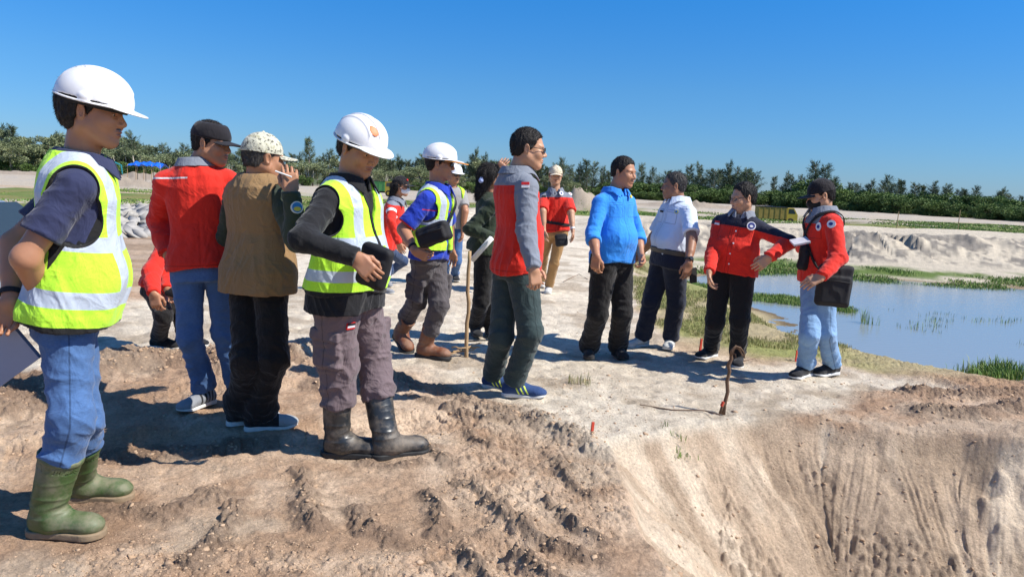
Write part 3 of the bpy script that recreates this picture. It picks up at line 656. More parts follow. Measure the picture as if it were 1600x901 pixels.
# ------------------------------------------------------------------ materials for people
def mat_cloth(name, c, c1=None, c2=None, c3=None, rough=.85, weave=420, mottle=.16, bump=.25, sheen=.15, kind=None):
    M = Mat(name, rough, .2); co = M.coord()
    col = M.rgb(c)
    if kind == 'denim':
        bump *= .6
        n = M.noise(co, 6, 4); f = M.noise(M.map(co, (60, 60, 500)), 1.2, 2)
        col = M.mix(n, tuple(x * .62 for x in c), tuple(min(1, x * 1.45) for x in c)); col = M.mix(.35, col, M.ramp(f, [(.3, (.6, .6, .6)), (.7, (1.5, 1.5, 1.5))]), 'MULTIPLY')
    elif kind == 'camo':
        n = M.noise(co, 55, 4, .75); n2 = M.noise(M.map(co, (1, 1, 1), (2, 1, 0)), 38, 3, .7)
        col = M.mix(n > .56, c, (.10, .095, .075)); col = M.mix(n2 > .6, col, (.42, .40, .27))
    else:
        n = M.noise(co, 5, 4); col = M.mix(n, tuple(x * (1 - mottle) for x in c), tuple(min(1, x * (1 + mottle)) for x in c))
    if kind == 'mesh':
        v = M.voro(co, 170); col = M.mix(.5, col, M.ramp(v, [(.15, (.70, .72, .60)), (.45, (1.12, 1.12, 1.12))]), 'MULTIPLY')
    for i, cc in enumerate((c1, c2, c3)):
        if cc is None: continue
        c4 = M.mix(M.noise(co, 9, 3), tuple(x * .9 for x in cc), tuple(min(1, x * 1.1) for x in cc))
        col = M.mix(M.attr('m%d' % (i + 1)) > 0.0, col, c4)
        if kind == 'mesh' and i == 0:
            M.val('Roughness', M.attr('m1')._m('GREATER_THAN', 0.0) * (-.45) + .85)
    tx, ty, th = M.sep(M.attr('tl', 'Vector')); ax_ = tx._m('ABSOLUTE'); hm = M.attr('hm'); ft = M.attr('ft'); lw = .0021
    line = ((ax_ - .014)._m('ABSOLUTE') < lw) * (ty > .02) * (ft > .5)
    px_ = (ax_ - .078)._m('ABSOLUTE') - .048; pz_ = (th + .150)._m('ABSOLUTE') - .055; pk = px_._m('MAXIMUM', pz_)
    line = line._m('MAXIMUM', (pk._m('ABSOLUTE') < lw) * (ty > .02) * (ft > 1.5))
    fl = ((th + .112)._m('ABSOLUTE') < lw) * (px_ < 0.0) * (ty > .02) * (ft > 1.5)
    line = line._m('MAXIMUM', fl)._m('MAXIMUM', ((hm - .022)._m('ABSOLUTE') < lw) * (ft > .5))
    line = line._m('MAXIMUM', (M.attr('ls')._m('ABSOLUTE') < .0028) * (M.attr('lo') > .02))
    col = M.mix(line * .62, col, M.mix(1.0, col, (.32, .32, .34), 'MULTIPLY')); M.bump(1.0 - line, .5, .004)
    M.color(col); M.val('Sheen Weight', sheen)
    nr = M.noise(co, 8.5, 3, .5, dist=1.2); M.bump((nr * 2.0 - 1.0)._m('ABSOLUTE'), bump * 1.3, -.018); nr = M.noise(M.map(co, (1.0, 1.3, .55), (.5, .3, 0)), 19, 2, .5, dist=.8); M.bump((nr * 2.0 - 1.0)._m('ABSOLUTE'), bump * 1.4, -.010)
    M.bump(M.noise(co, 34, 4, .6), bump * .5, .005); M.bump(M.noise(co, weave, 1, .5), bump * .5, .0012)
    return M.m
def mat_skin(name, c):
    M = Mat(name, .48, .4); co = M.coord()
    col = M.mix(M.noise(co, 22, 4), tuple(x * .86 for x in c), tuple(x * 1.12 for x in c))
    col = M.mix((M.attr('m1') * 200).clamp01(), col, tuple(a * b for a, b in zip(c, (.72, .50, .50))))
    col = M.mix((M.attr('m2') * 500).clamp01(), col, (.018, .013, .010))
    M.color(col); M.val('Subsurface Weight', .08); M.val('Subsurface Radius', (.01, .004, .002)); M.b.inputs['Subsurface Scale'].default_value = .6
    M.bump(M.noise(co, 260, 3, .6), .18, .0015); M.bump(M.noise(co, 60, 2), .12, .003); return M.m
def mat_hair(name, c=(.011, .009, .008)):
    M = Mat(name, .55, .3); co = M.coord(); s = M.noise(M.map(co, (300, 300, 45)), 1, 3, .7)
    M.color(M.mix(s, tuple(x * .6 for x in c), tuple(x * 2.4 for x in c))); M.bump(s, .9, .004); return M.m
SKIN = mat_skin('brown_skin', (.42, .205, .115)); SKIN2 = mat_skin('tan_skin', (.50, .27, .16)); SKIN3 = mat_skin('dark_brown_skin', (.32, .155, .088))
HAIR = mat_hair('black_hair'); HAIRG = mat_hair('greying_hair', (.035, .032, .030))
def _eyemat():
    M = Mat('eyeball', .15, .5); M.color(M.mix(M.attr('m1') > 0, (.62, .58, .54), (.012, .008, .006))); return M.m
EYE = _eyemat()
def mat_plastic(name, c, rough=.35, dirt=.0, bump=.05):
    M = Mat(name, rough, .5); co = M.coord(); n = M.noise(co, 14, 5, .65)
    col = M.mix(n, tuple(x * .93 for x in c), tuple(min(1, x * 1.04) for x in c))
    if dirt: 
        d = M.ramp(M.noise(co, 7, 6, .75), [(.50 - dirt * .12, (0, 0, 0)), (.66, (1, 1, 1))])
        col = M.mix(d * dirt, col, (.33, .26, .19)); M.val('Roughness', d * .4 + rough)
    M.color(col); M.bump(M.noise(co, 45, 3), bump, .004); return M.m
M_HELM = mat_plastic('white_helmet_shell', (.80, .80, .80), .3)
M_BLACK = simple('black_fabric', (.020, .020, .022), .75, .3, .3, 12, 0, .4, 300)
M_STRAP = simple('black_webbing', (.016, .016, .018), .7, .3, .2, 30, 0, .4, 500)
M_SOLEW = simple('white_rubber_sole', (.66, .66, .64), .6, .3, .12, 30, 0, .2, 90)
M_SOLEB = simple('black_rubber_sole', (.03, .03, .03), .6, .3, .2, 30, 0, .2, 90)
M_SOLEM = simple('muddy_rubber_sole', (.26, .19, .12), .85, .2, .35, 30, 0, .4, 90)
M_METAL = simple('steel', (.5, .5, .5), .3, .5, .1, 30, 1)
M_PAPER = simple('white_paper', (.78, .78, .76), .8, .2, .05)
M_GLASSD = simple('dark_lens', (.02, .02, .022), .08, .6, .1)
M_SILVER = (.46, .52, .60); LIME = (.47, .86, .045)

# ------------------------------------------------------------------ a person
HH = np.array([-.30, -.13, 0, .10, .20, .30, .38, .44, .485, .52, .56])
AW = np.array([.150, .158, .160, .145, .136, .144, .150, .122, .082, .058, .050])
BF = np.array([.085, .095, .105, .108, .105, .108, .110, .095, .070, .052, .050])
BB = np.array([.100, .115, .118, .095, .085, .098, .108, .103, .085, .062, .055])
def place(V, o, R): return V @ np.asarray(R).T + np.asarray(o)
class Person:
    def __init__(s, D, face, neck, pel, scale=.96, dyn=0.0, stand=True, belly=0.0, width=1.0, skin=None, label='', group=None):
        s.D, s.s, s.skin = D, scale, skin or SKIN
        if stand:
            g_ = W(pel[0], pel[1], D); py = pel[1]
            for _ in range(4): py += (W(pel[0], py, D)[2] - gh(g_[0], g_[1]) - .868 * scale) * F / D
            pel = (pel[0], py)
        pw = W(pel[0], pel[1], D); nw = W(neck[0], neck[1], D + dyn)
        s.base = np.array([pw[0], pw[1], gh(pw[0], pw[1])]); s.pel = pw - s.base; s.neck = nw - s.base
        s.up = unit(s.neck - s.pel); a = rad(face); f = np.array([math.cos(a), math.sin(a), 0]); s.f = unit(f - s.up * (f @ s.up)); s.r = np.cross(s.f, s.up)
        s.H = np.linalg.norm(s.neck - s.pel); s.hs = s.H / .50; s.belly = belly; s.w = width
        s.sh = {}; s.el = {}; s.wr = {}; s.hd = {}; s.hn = {}; s.hp = {}; s.kn = {}; s.an = {}; s.ft = {}
        for sd_ in (1, -1): s.sh[sd_] = s.neck - s.up * .098 * scale + s.r * sd_ * .150 * scale * width
        for sd_ in (1, -1): s.hp[sd_] = s.pel + s.r * sd_ * .085 * scale
        s.vox = float(np.clip(D * .00135, .0045, .0105)); s.vf = float(np.clip(D * .00060, .0021, .0042))
        s.root = None; s.label, s.group = label, group; s.parts = []; s.col = []
        tag_ = label
    def loc(s, p): return np.asarray(p) - s.base
    def hy(s, py):                        # height along the trunk of what shows at that pixel row on its near side
        x = pix(s.pel + s.base)[0]; return float((W(x, py, s.D - .13) - s.base - s.pel) @ s.up)
    def wpx(s, x, y, dy=0): return W(x, y, s.D + dy) - s.base
    def arm(s, side, elbow, wrist, near=(True, True), hand=None, dh=0.0, curl=.5, back=None):
        e = on_sphere(elbow[0], elbow[1], s.sh[side] + s.base, .275 * s.s, near[0]) - s.base
        w_ = on_sphere(wrist[0], wrist[1], e + s.base, .245 * s.s, near[1]) - s.base
        s.el[side], s.wr[side] = e, w_
        d = unit(w_ - e) if hand is None else unit(W(hand[0], hand[1], (w_ + s.base)[1] + dh) - s.base - w_)
        n = s.r * side if back is None else np.asarray(back, float)
        n = unit(n - d * (n @ d)); s.hd[side] = d; s.hn[side] = n; setattr(s, 'curl%d' % side, curl)
        return s
    def leg(s, side, knee, heel, toe, lift=0.0, sink=.0):
        h = G(*heel); t = G(*toe)
        hz = gh(h[0], h[1]); h = G(heel[0], heel[1], hz); t = G(toe[0], toe[1], hz)
        h[2] = t[2] = hz
        h = h - s.base; t = t - s.base; d = t - h; d[2] = 0; d = unit(d)
        h = h - np.array([0, 0, sink])
        ank = h + d * .065 * s.s + np.array([0, 0, .085 * s.s + lift])
        best = None
        for y in np.linspace(s.D - .55, s.D + .55, 111):
            k = W(knee[0], knee[1], y) - s.base
            e_ = (np.linalg.norm(k - s.hp[side]) - .42 * s.s) ** 2 + (np.linalg.norm(k - ank) - .40 * s.s) ** 2
            if best is None or e_ < best[0]: best = (e_, k)
        s.kn[side], s.an[side] = best[1], ank; s.ft[side] = (h, d, lift); return s
    # ---- shapes
    def tl(s, P):
        q = P - A3(*s.pel); return np.stack([q @ s.r.astype(np.float32), q @ s.f.astype(np.float32), q @ s.up.astype(np.float32)], 1)
    def torso(s, P, off=0.0, top=.50):
        q = s.tl(P); x, y, h = q.T; sc = s.s
        hh = h / s.hs; a = np.interp(hh, HH, AW) * sc * s.w + off
        bl = s.belly * np.exp(-((hh - .14) / .11) ** 2)
        b = np.where(y > 0, np.interp(hh, HH, BF) * sc + bl, np.interp(hh, HH, BB) * sc) + off; a = a + bl * .45
        px_, py_ = np.abs(x) / a, np.abs(y) / b; k = (px_ ** 2.35 + py_ ** 2.35 + 1e-9) ** (1 / 2.35)
        kk = np.sqrt(px_ ** 2 + py_ ** 2) + 1e-6; g = np.sqrt((x / a ** 2) ** 2 + (y / b ** 2) ** 2) / kk + 1e-6
        d = (k - 1) / g
        d = np.maximum(d, h - (top * s.hs + off * .5)); d = np.maximum(d, -(h + .115))
        for sd_ in (1, -1): d = su(d, rc(P, s.neck - s.up * .040 * sc + s.r * sd_ * .03, s.sh[sd_], .044 * sc + off * .8, .048 * sc + off), .035)
        return d
    def armf(s, P, side, off=0.0, upto=2.0, k=.02):
        sc = s.s; d = rc(P, s.sh[side], s.el[side], .056 * sc + off, .042 * sc + off)
        if upto > 1: d = su(d, rc(P, s.el[side], s.wr[side], .043 * sc + off, .028 * sc + off * .7), k)
        return d
    def box_of(s, pts, m): p = np.array(pts); return p.min(0) - m, p.max(0) + m
    def emit(s, name, V, Fc, mat, parent=None, attrs=None, solid=True, **kw):
        me = new_mesh(name, V, Fc, [mat] if not isinstance(mat, (list, tuple)) else mat, attrs=attrs)
        o = obj(name, me, parent or s.root, **kw)
        if solid: s.col.append((V, Fc))
        return o
    # ---- skin: one mesh
    def body(s, hc, az, pitch=0, roll=0, hscale=1.0, brow=1.0, must=0, jaw=1.0, bare=.0, fat=0.0, dyh=0.0, nose=1.0, female=False):
        a = rad(az); f0 = np.array([math.cos(a), math.sin(a), 0]); u0 = np.array([0, 0, 1.]); p = rad(pitch)
        f = f0 * math.cos(p) - u0 * math.sin(p); r = np.cross(f0, u0); u = np.cross(r, f)
        if roll: q = rad(roll); r, u = r * math.cos(q) + u * math.sin(q), u * math.cos(q) - r * math.sin(q)
        s.HR = np.stack([r, f, u], 1); s.hc = W(hc[0], hc[1], s.D + dyh) - s.base; s.hsz = k = .945 * hscale * s.s / .96
        nb = s.HR.T @ (s.neck - s.up * .03 - s.hc) / k
        def head(P):
            P = P.astype(np.float32)
            d = ell(P, (0, -.012, .022), (.077, .096, .086))
            d = su(d, ell(P, (0, .030, -.040), (.061 * jaw + fat * .3, .062, .080)), .03)
            for q in (-1, 1):
                d = su(d, rc(P, (q * .052, .0, -.058), (q * .018, .062, -.103), .024 + fat * .5, .019), .03)
                d = su(d, sphere(P, (q * .036, .060, -.034), .027 + fat * .4), .02)
            d = su(d, sphere(P, (0, .068, -.104), .018), .022)
            d = su(d, ell(P, (0, .072, .014), (.052, .020, .013)), .015)
            for q in (-1, 1): d = sx(d, ell(P, (q * .031, .098, -.007), (.021, .019, .013)), .009)
            for q in (-1, 1): d = su(d, ell(P, (q * .031, .0735, -.0075), (.0165, .0135, .0115)), .004)
            for q in (-1, 1): d = np.maximum(d, -ell(P, (q * .031, .092, -.0085), (.0145, .0095, .0052)))
            d = su(d, rc(P, (0, .084, .002), (0, .106, -.036), .0075, .0115 * nose), .012)
            for q in (-1, 1): d = su(d, ell(P, (q * .013, .097, -.042), (.0085, .010, .0075)), .007)
            d = su(d, ell(P, (0, .080, -.072), (.026, .014, .016)), .012)
            d = su(d, ell(P, (0, .092, -.0665), (.022, .0075, .0052)), .004); d = su(d, ell(P, (0, .090, -.0785), (.019, .0085, .0062)), .004)
            d = sx(d, rc(P, (-.021, .094, -.0725), (.021, .094, -.0725), .0022, .0022), .003)
            for q in (-1, 1):
                R = rotz(-q * .35) @ roty(q * .12)
                e = ell(P, (q * .080, -.008, -.012), (.0085, .018, .032), R); e = sx(e, ell(P, (q * .089, -.004, -.010), (.007, .010, .020), R), .004)
                d = su(d, e, .006)
            d = su(d, rc(P, (0, -.022, -.045), nb, .056 if not female else .047, .060 if not female else .05), .028)
            return d
        lo = np.minimum([-.10, -.12, -.13], nb - .07); hi = np.maximum([.10, .13, .13], nb + .07)
        V, Fc = surf(head, lo, hi, s.vf / k)
        m1 = np.maximum(-ell(V.astype(np.float32), (0, .094, -.0665), (.021, .011, .0062)), -ell(V.astype(np.float32), (0, .093, -.0785), (.018, .012, .0066)))
        m2 = np.full(len(V), -1., np.float32)
        for q in (-1, 1):
            vq = V.astype(np.float32); m2 = np.maximum(m2, -rc(vq, (q * .014, .088, .0125), (q * .046, .070, .0145), .0058 * brow, .0042 * brow))
        if must: m2 = np.maximum(m2, -ell(V.astype(np.float32), (0, .094, -.056), (.024, .014, .0050 * must)))
        parts = [(place(V * k, s.hc, s.HR), Fc)]; A1, A2 = [m1], [m2]
        # coarse trunk, arms and legs in one skin
        def whole(P):
            d = s.torso(P, -.014); d = np.maximum(d, -.05 - s.tl(P)[:, 2])
            for q in (1, -1):
                if q in s.el: d = su(d, s.armf(P, q, -.004), .03)
                if q in s.kn:
                    d = su(d, rc(P, s.hp[q], s.kn[q], .072 * s.s, .050 * s.s), .03); d = su(d, rc(P, s.kn[q], s.an[q], .048 * s.s, .034 * s.s), .02)
            return d
        lo, hi = s.box_of([s.neck, s.pel - [0, 0, .2], *s.sh.values(), *s.el.values(), *s.wr.values(), *s.kn.values(), *s.an.values()], .12)
        V, Fc = surf(whole, lo, hi, .014); parts.append((V, Fc)); A1.append(np.full(len(V), -1.)); A2.append(np.full(len(V), -1.))
        for q in (1, -1):
            if q in s.wr:
                hf = s.hand_f(q)
                def ah(P, q=q, hf=hf):
                    d = rc(P, s.el[q], s.wr[q], .0425 * s.s, .0285 * s.s, (s.hn[q], .84)); d = su(d, rc(P, s.el[q] + (s.wr[q] - s.el[q]) * .05, s.el[q] + (s.wr[q] - s.el[q]) * .55, .045 * s.s, .034 * s.s), .02)
                    if bare: d = su(d, rc(P, s.sh[q], s.el[q], .053 * s.s, .042 * s.s), .02)
                    return su(d, hf(P), .014)
                tip = s.wr[q] + s.hd[q] * .2
                pts = [s.el[q] if bare or True else s.wr[q], s.wr[q], tip] + ([s.sh[q]] if bare else [])
                lo, hi = s.box_of(pts, .09)
                V, Fc = surf(ah, lo, hi, s.vf * 1.25); parts.append((V, Fc)); A1.append(np.full(len(V), -1.)); A2.append(np.full(len(V), -1.))
        V, Fc = join(parts)
        me = new_mesh('person', V, Fc, [s.skin], attrs={'m1': np.concatenate(A1), 'm2': np.concatenate(A2)})
        s.root = obj('person', me, loc=s.base, label=s.label, cat='person', group=s.group)
        s.col.append((V, Fc))
        for q in (-1, 1):
            c = np.array([q * .031, .0735, -.0085]); mV, mF = surf(lambda P: sphere(P, c, .0128), c - .015, c + .015, .0022)
            ir = .0058 - np.linalg.norm(mV - (c + np.array([0, .0125, -.001])), axis=1)
            s.emit('eye', place(mV * k, s.hc, s.HR), mF, EYE, attrs={'m1': ir}, solid=False)
        return s
    def hand_f(s, q):
        Y = s.hd[q]; Z = s.hn[q]; X = np.cross(Y, Z); R = np.stack([X, Y, Z], 1).astype(np.float32); o = A3(*s.wr[q]); ts = -q; k = s.s * .98
        c = getattr(s, 'curl%d' % q)
        def chain(p, d, lens, rads, bend):
            out = []; ang = 0
            for L, r0, b in zip(lens, rads, bend):
                ang += b; dd = np.array([d[0], d[1] * math.cos(ang), -math.sin(ang)]); dd = unit(dd); e = p + dd * L; out.append((p, e, r0, r0 * .88)); p = e
            return out
        ch = []
        for i, (x, y0, L) in enumerate([(-.031, .086, .062), (-.0105, .092, .076), (.0105, .094, .082), (.030, .088, .074)][::1]):
            x = x if ts > 0 else -x
            b = c * (1.0 + .12 * (3 - i)); 
            ch += chain(np.array([x, y0 - .012, 0.]), (x * 1.6, 1, 0), (L * .48, L * .30, L * .24), (.0093, .0085, .0076), (b * .55, b * .8, b * .55))
        th = [(np.array([ts * .020, .016, -.004]), np.array([ts * .046, .046, -.016]), .0145, .0115), (np.array([ts * .046, .046, -.016]), np.array([ts * (.056 - .01 * c), .078, -.022 - .012 * c]), .0110, .0095), (np.array([ts * (.056 - .01 * c), .078, -.022 - .012 * c]), np.array([ts * (.056 - .022 * c), .100, -.030 - .018 * c]), .0095, .0078)]
        def f(P):
            L = ((P - o) @ R) / k; L = L.astype(np.float32)
            d = su(rbox(L, (0, .052, 0), (.039, .044, .0125), .012), ell(L, (0, .012, 0), (.027, .030, .016)), .016)
            for a, b, r0, r1 in th: d = su(d, rc(L, a, b, r0, r1), .008)
            fg = None
            for a, b, r0, r1 in ch:
                t = rc(L, a, b, r0, r1); fg = t if fg is None else np.minimum(fg, t)
            return su(d, fg, .006) * k
        return f
    # ---- folds
    def folds(s, V, Fc, segs, amp=.006, joints=(), jamp=.008, seed=0, fa=26, fp=9, torso=0.0):
        N = vnormals(V, Fc); Wt = np.zeros(len(V)); Dp = np.zeros(len(V)); V = V.astype(np.float64)
        jb = np.zeros(len(V))
        for j, rj in joints: jb = np.maximum(jb, np.exp(-(np.linalg.norm(V - j, axis=1) / rj) ** 2))
        for i, (a, b, r0) in enumerate(segs):
            a = np.asarray(a); b = np.asarray(b); ba = b - a; L = np.linalg.norm(ba); ax = ba / L
            pa = V - a; t = np.clip(pa @ ax / L, 0, 1); per = pa - np.outer(pa @ ax, ax); dist = np.linalg.norm(pa - np.outer(t * L, ax), axis=1) - r0
            w_ = np.exp(-np.maximum(dist, 0) / .03) + 1e-6
            fa_, fp_ = (7, 11) if i == 0 and torso else (fa, fp)
            q = per * fp_ + np.outer(pa @ ax, ax) * fa_ + (per[:, [2, 0, 1]] * 7); wp = n3(V[:, 0] * 7, V[:, 1] * 7, V[:, 2] * 7, seed + 50) * 1.3
            n_ = n3(q[:, 0] + wp, q[:, 1] + wp, q[:, 2] + wp, seed + i); v = (1 - np.abs(2 * n_ - 1)) ** 1.6
            n_ = n3(q[:, 0] * 1.9 + 5, q[:, 1] * 1.9 + wp, q[:, 2] * 1.9, seed + 9 + i); v = v + .45 * (1 - np.abs(2 * n_ - 1)) ** 1.5
            Dp += w_ * (v - .55) * ((amp + jamp * jb) if not (i == 0 and torso) else amp * .6); Wt += w_
        D_ = Dp / Wt
        if torso:
            q = s.tl(V.astype(np.float32)); x, y, h = q.T; wp = n3(V[:, 0] * 5, V[:, 1] * 5, V[:, 2] * 5, seed + 70) * 1.6
            ang = np.arctan2(x, y)
            n_ = n3(ang * 2.6 + wp, h * 4 + ang * .8, wp * 0 + 3.3, seed + 71); v = (1 - np.abs(2 * n_ - 1)) ** 1.8
            n_ = n3(ang * 2.2 + wp + 7, h * 15 + 3 * np.sin(ang * 2), wp, seed + 73); v2 = (1 - np.abs(2 * n_ - 1)) ** 1.8
            low = ss(.30, .0, h)
            D_ = D_ + torso * ((v - .4) * (.5 + .8 * low) + (v2 - .4) * .7 * ss(.32, .08, h))
        D_ = D_ * (1 - .9 * np.clip(np.abs(N @ s.up) * 1.3 - .55, 0, 1)) if torso else D_
        return V + N * D_[:, None], N
    # ---- clothes
    def shirt(s, mat, sleeve='long', hem=-.03, off=.012, flare=.014, masks=None, name='shirt', open_neck=.0, amp=.006, tors=.009, k=.02, both=(1, -1), up_frac=.72, seed=1, loose=.0, neck_r=.070, front=1):
        def f(P):
            q = s.tl(P); h = q[:, 2]; o_ = off + flare * ss(.15, hem, h)
            d = s.torso(P, o_)
            nk = rc(P, s.neck - s.up * .06, s.neck + s.up * .2 + s.f * .02, neck_r * s.s, neck_r * s.s)
            for sd_ in both:
                if sleeve == 'none': break
                if sleeve == 'short':
                    c = s.sh[sd_] + (s.el[sd_] - s.sh[sd_]) * up_frac; ax = unit(s.el[sd_] - s.sh[sd_]).astype(np.float32)
                    e = rc(P, s.sh[sd_], s.el[sd_], .056 * s.s + off * .6, .060 * s.s + off * .9); e = np.maximum(e, (P - A3(*c)) @ ax)
                elif sleeve == 'rolled':
                    c = s.el[sd_] + (s.wr[sd_] - s.el[sd_]) * up_frac; ax = unit(s.wr[sd_] - s.el[sd_]).astype(np.float32)
                    off_ = off * .5; e = su(rc(P, s.sh[sd_], s.el[sd_], .053 * s.s + off_, .044 * s.s + off_), rc(P, s.el[sd_], s.wr[sd_], .044 * s.s + off_, .040 * s.s + off_), k)
                    e = su(e, rc(P, c - ax * .03, c, .047 * s.s + off * .7, .046 * s.s + off * .7), .01); e = np.maximum(e, (P - A3(*c)) @ ax)
                else:
                    ax = unit(s.wr[sd_] - s.el[sd_]).astype(np.float32)
                    e = su(rc(P, s.sh[sd_], s.el[sd_], .050 * s.s + off * .8, .040 * s.s + off * .8 + loose), rc(P, s.el[sd_], s.wr[sd_], .040 * s.s + off * .8 + loose, .035 * s.s + off * .5), k)
                    e = np.maximum(e, (P - A3(*s.wr[sd_])) @ ax)
                d = su(d, e, k)
            d = np.maximum(d, hem + .012 * np.sin(np.arctan2(q[:, 0], q[:, 1]) * 2 + seed) - h)
            d = sx(d, nk, .01)
            if open_neck: d = np.maximum(d, -rc(P, s.neck + s.f * .12 + s.up * .05, s.neck + s.f * .13 - s.up * open_neck, .05, .004))
            return d
        pts = [s.neck + s.up * .03, s.pel + s.up * (hem - .02), *s.sh.values()] + ([s.el[q] for q in both] if sleeve != 'none' else []) + ([s.wr[q] for q in both] if sleeve in ('long', 'rolled') else [])
        lo, hi = s.box_of(pts, .17 + s.belly); lo[2] += .08
        V, Fc = surf(f, lo, hi, s.vox)
        segs = [(s.pel, s.neck, .14)]; joints = []
        if sleeve != 'none':
            for sd_ in both:
                segs.append((s.sh[sd_], s.el[sd_], .05)); joints.append((s.sh[sd_] - s.up * .08, .08))
                if sleeve in ('long', 'rolled'): segs.append((s.el[sd_], s.wr[sd_], .04)); joints += [(s.el[sd_], .09), (s.wr[sd_], .06)]
        V2, _ = s.folds(V, Fc, segs, amp, joints, amp * 1.3, seed, fa=19, fp=9, torso=tors)
        at = s.masks(V, masks); q = s.tl(V.astype(np.float32)); at['tl'] = np.stack([q[:, 0], q[:, 1], q[:, 2] - s.H], 1); at['hm'] = q[:, 2] - hem; at['ft'] = np.full(len(V), float(front))
        return s.emit(name, V2, Fc, mat, attrs=at)
    def masks(s, V, masks):
        at = {}
        if masks:
            V = V.astype(np.float32); q = s.tl(V); x, y, h = q.T
            ar = {}
            for sd_ in (1, -1):
                if sd_ in s.el:
                    a, b = s.sh[sd_], s.el[sd_]; L = np.linalg.norm(b - a); t = (V - A3(*a)) @ ((b - a) / L).astype(np.float32) / L
                    ar[sd_] = (rc(V, a, b, .065, .06), t, rc(V, b, s.wr[sd_], .06, .05))
            for i, m in enumerate(masks): at['m%d' % (i + 1)] = m(x, y, h, ar, V).astype(np.float32)
        return at
    def collar(s, mat, hgt=.034, tilt=.02, r=.068, gap=.5, name='collar'):
        c = s.neck + s.up * .0
        def f(P):
            q = (P - A3(*c)); x, y, h = q @ s.r.astype(np.float32), q @ s.f.astype(np.float32), q @ s.up.astype(np.float32)
            y = y - .01; rad_ = np.sqrt((x * 1.02) ** 2 + (y * .95) ** 2); ang = np.abs(np.arctan2(x, y))
            rr_ = (r + .012) * s.s - h * .25
            d = np.abs(rad_ - rr_) - .0055
            hh = h + .018 * ss(1.2, .3, ang)
            d = np.maximum(d, hh - hgt); d = np.maximum(d, -.022 - hh)
            d = np.maximum(d, (gap * .35 + h * 4.0 * gap - ang) * .05)
            # turned down leaf
            e = np.abs(rad_ - (rr_ + .012 + (hgt - hh) * .30)) - .0050; e = np.maximum(e, hh - hgt); e = np.maximum(e, -.014 - .03 * ss(1.0, .35, ang) - hh); e = np.maximum(e, (gap * .5 + (hgt - h) * 3.0 * gap - ang) * .05)
            return su(d, e, .004)
        V, Fc = surf(f, c - .13, c + .13, s.vf * 1.3); return s.emit(name, V, Fc, mat)
    def vest(s, mat, off=.030, hem=-.02, arm_r=.105, drop=.10, vneck=.20, bands=((.10, .026),), straps=.105, name='safety_vest', side=(1, -1), seed=5, flare=.02, strapw=.025, openf=.0, tors=.010, amp=.003, cap_=.115, vs=.20):
        def ah(P):
            e = None
            for sd_ in side:
                o_ = s.r * sd_; a = s.sh[sd_] + o_ * -.005 - s.up * .03; b = s.sh[sd_] + o_ * .03 - s.up * drop + s.f * .01
                t = np.minimum(rc(P, a, b, arm_r * .78, arm_r), rc(P, a + o_ * .3, b + o_ * .3, arm_r, arm_r * 1.3)); t = np.minimum(t, rc(P, b, b + o_ * .3, arm_r, arm_r * 1.1)); t = np.minimum(t, rc(P, a, a + o_ * .3, arm_r * .78, arm_r))
                if sd_ in s.el: t = np.minimum(t, rc(P, s.sh[sd_] + o_ * .04, s.el[sd_], .085, .085) + .01)
                q = s.tl(P)[:, 0] * sd_; t = np.maximum(t, cap_ - q - .25 * np.minimum(0, s.tl(P)[:, 2] - (s.H - .12)))
                e = t if e is None else np.minimum(e, t)
            return e
        def f(P):
            q = s.tl(P); x, y, h = q.T; o_ = off + flare * ss(.2, hem, h)
            d = s.torso(P, o_); d = sx(d, ah(P), .008)
            d = np.maximum(d, hem + .012 * np.sin(np.arctan2(x, y) * 3) - h)
            d = sx(d, rc(P, s.neck - s.up * .03, s.neck + s.up * .2, .078 * s.s, .085 * s.s), .008)
            if vneck:
                e = np.maximum(np.abs(x) - np.maximum(.004, (h - (.5 - vneck) * s.hs) * vs), -y); e = np.maximum(e, (.5 - vneck) * s.hs - h); d = np.maximum(d, -e)
            if openf: d = np.maximum(d, -np.maximum(np.abs(x) - openf, -y))
            return d
        lo, hi = s.box_of([s.neck + s.up * .03, s.pel + s.up * (hem - .02), *s.sh.values()], .16 + s.belly); V, Fc = surf(f, lo, hi, s.vox)
        V2, _ = s.folds(V, Fc, [(s.pel, s.neck, .14)], amp, (), 0, seed, torso=tors)
        V = V.astype(np.float32); q = s.tl(V); x, y, h = q.T
        m = np.full(len(V), -1.)
        for hb, wb in bands: m = np.maximum(m, wb - np.abs(h - hb + .006 * np.sin(6 * x)))
        if straps: m = np.maximum(m, np.minimum(strapw - np.abs(np.abs(x) - straps - .10 * np.maximum(0, .30 - h) * 0), h - bands[0][0]))
        a_ = ah(V); m2 = np.maximum(.0065 - np.abs(a_), np.maximum((hem + .014) - h, .007 - np.abs(rc(V, s.neck - s.up * .03, s.neck + s.up * .2, .078 * s.s, .085 * s.s))))
        return s.emit(name, V2, Fc, mat, attrs={'m1': m, 'm2': m2})
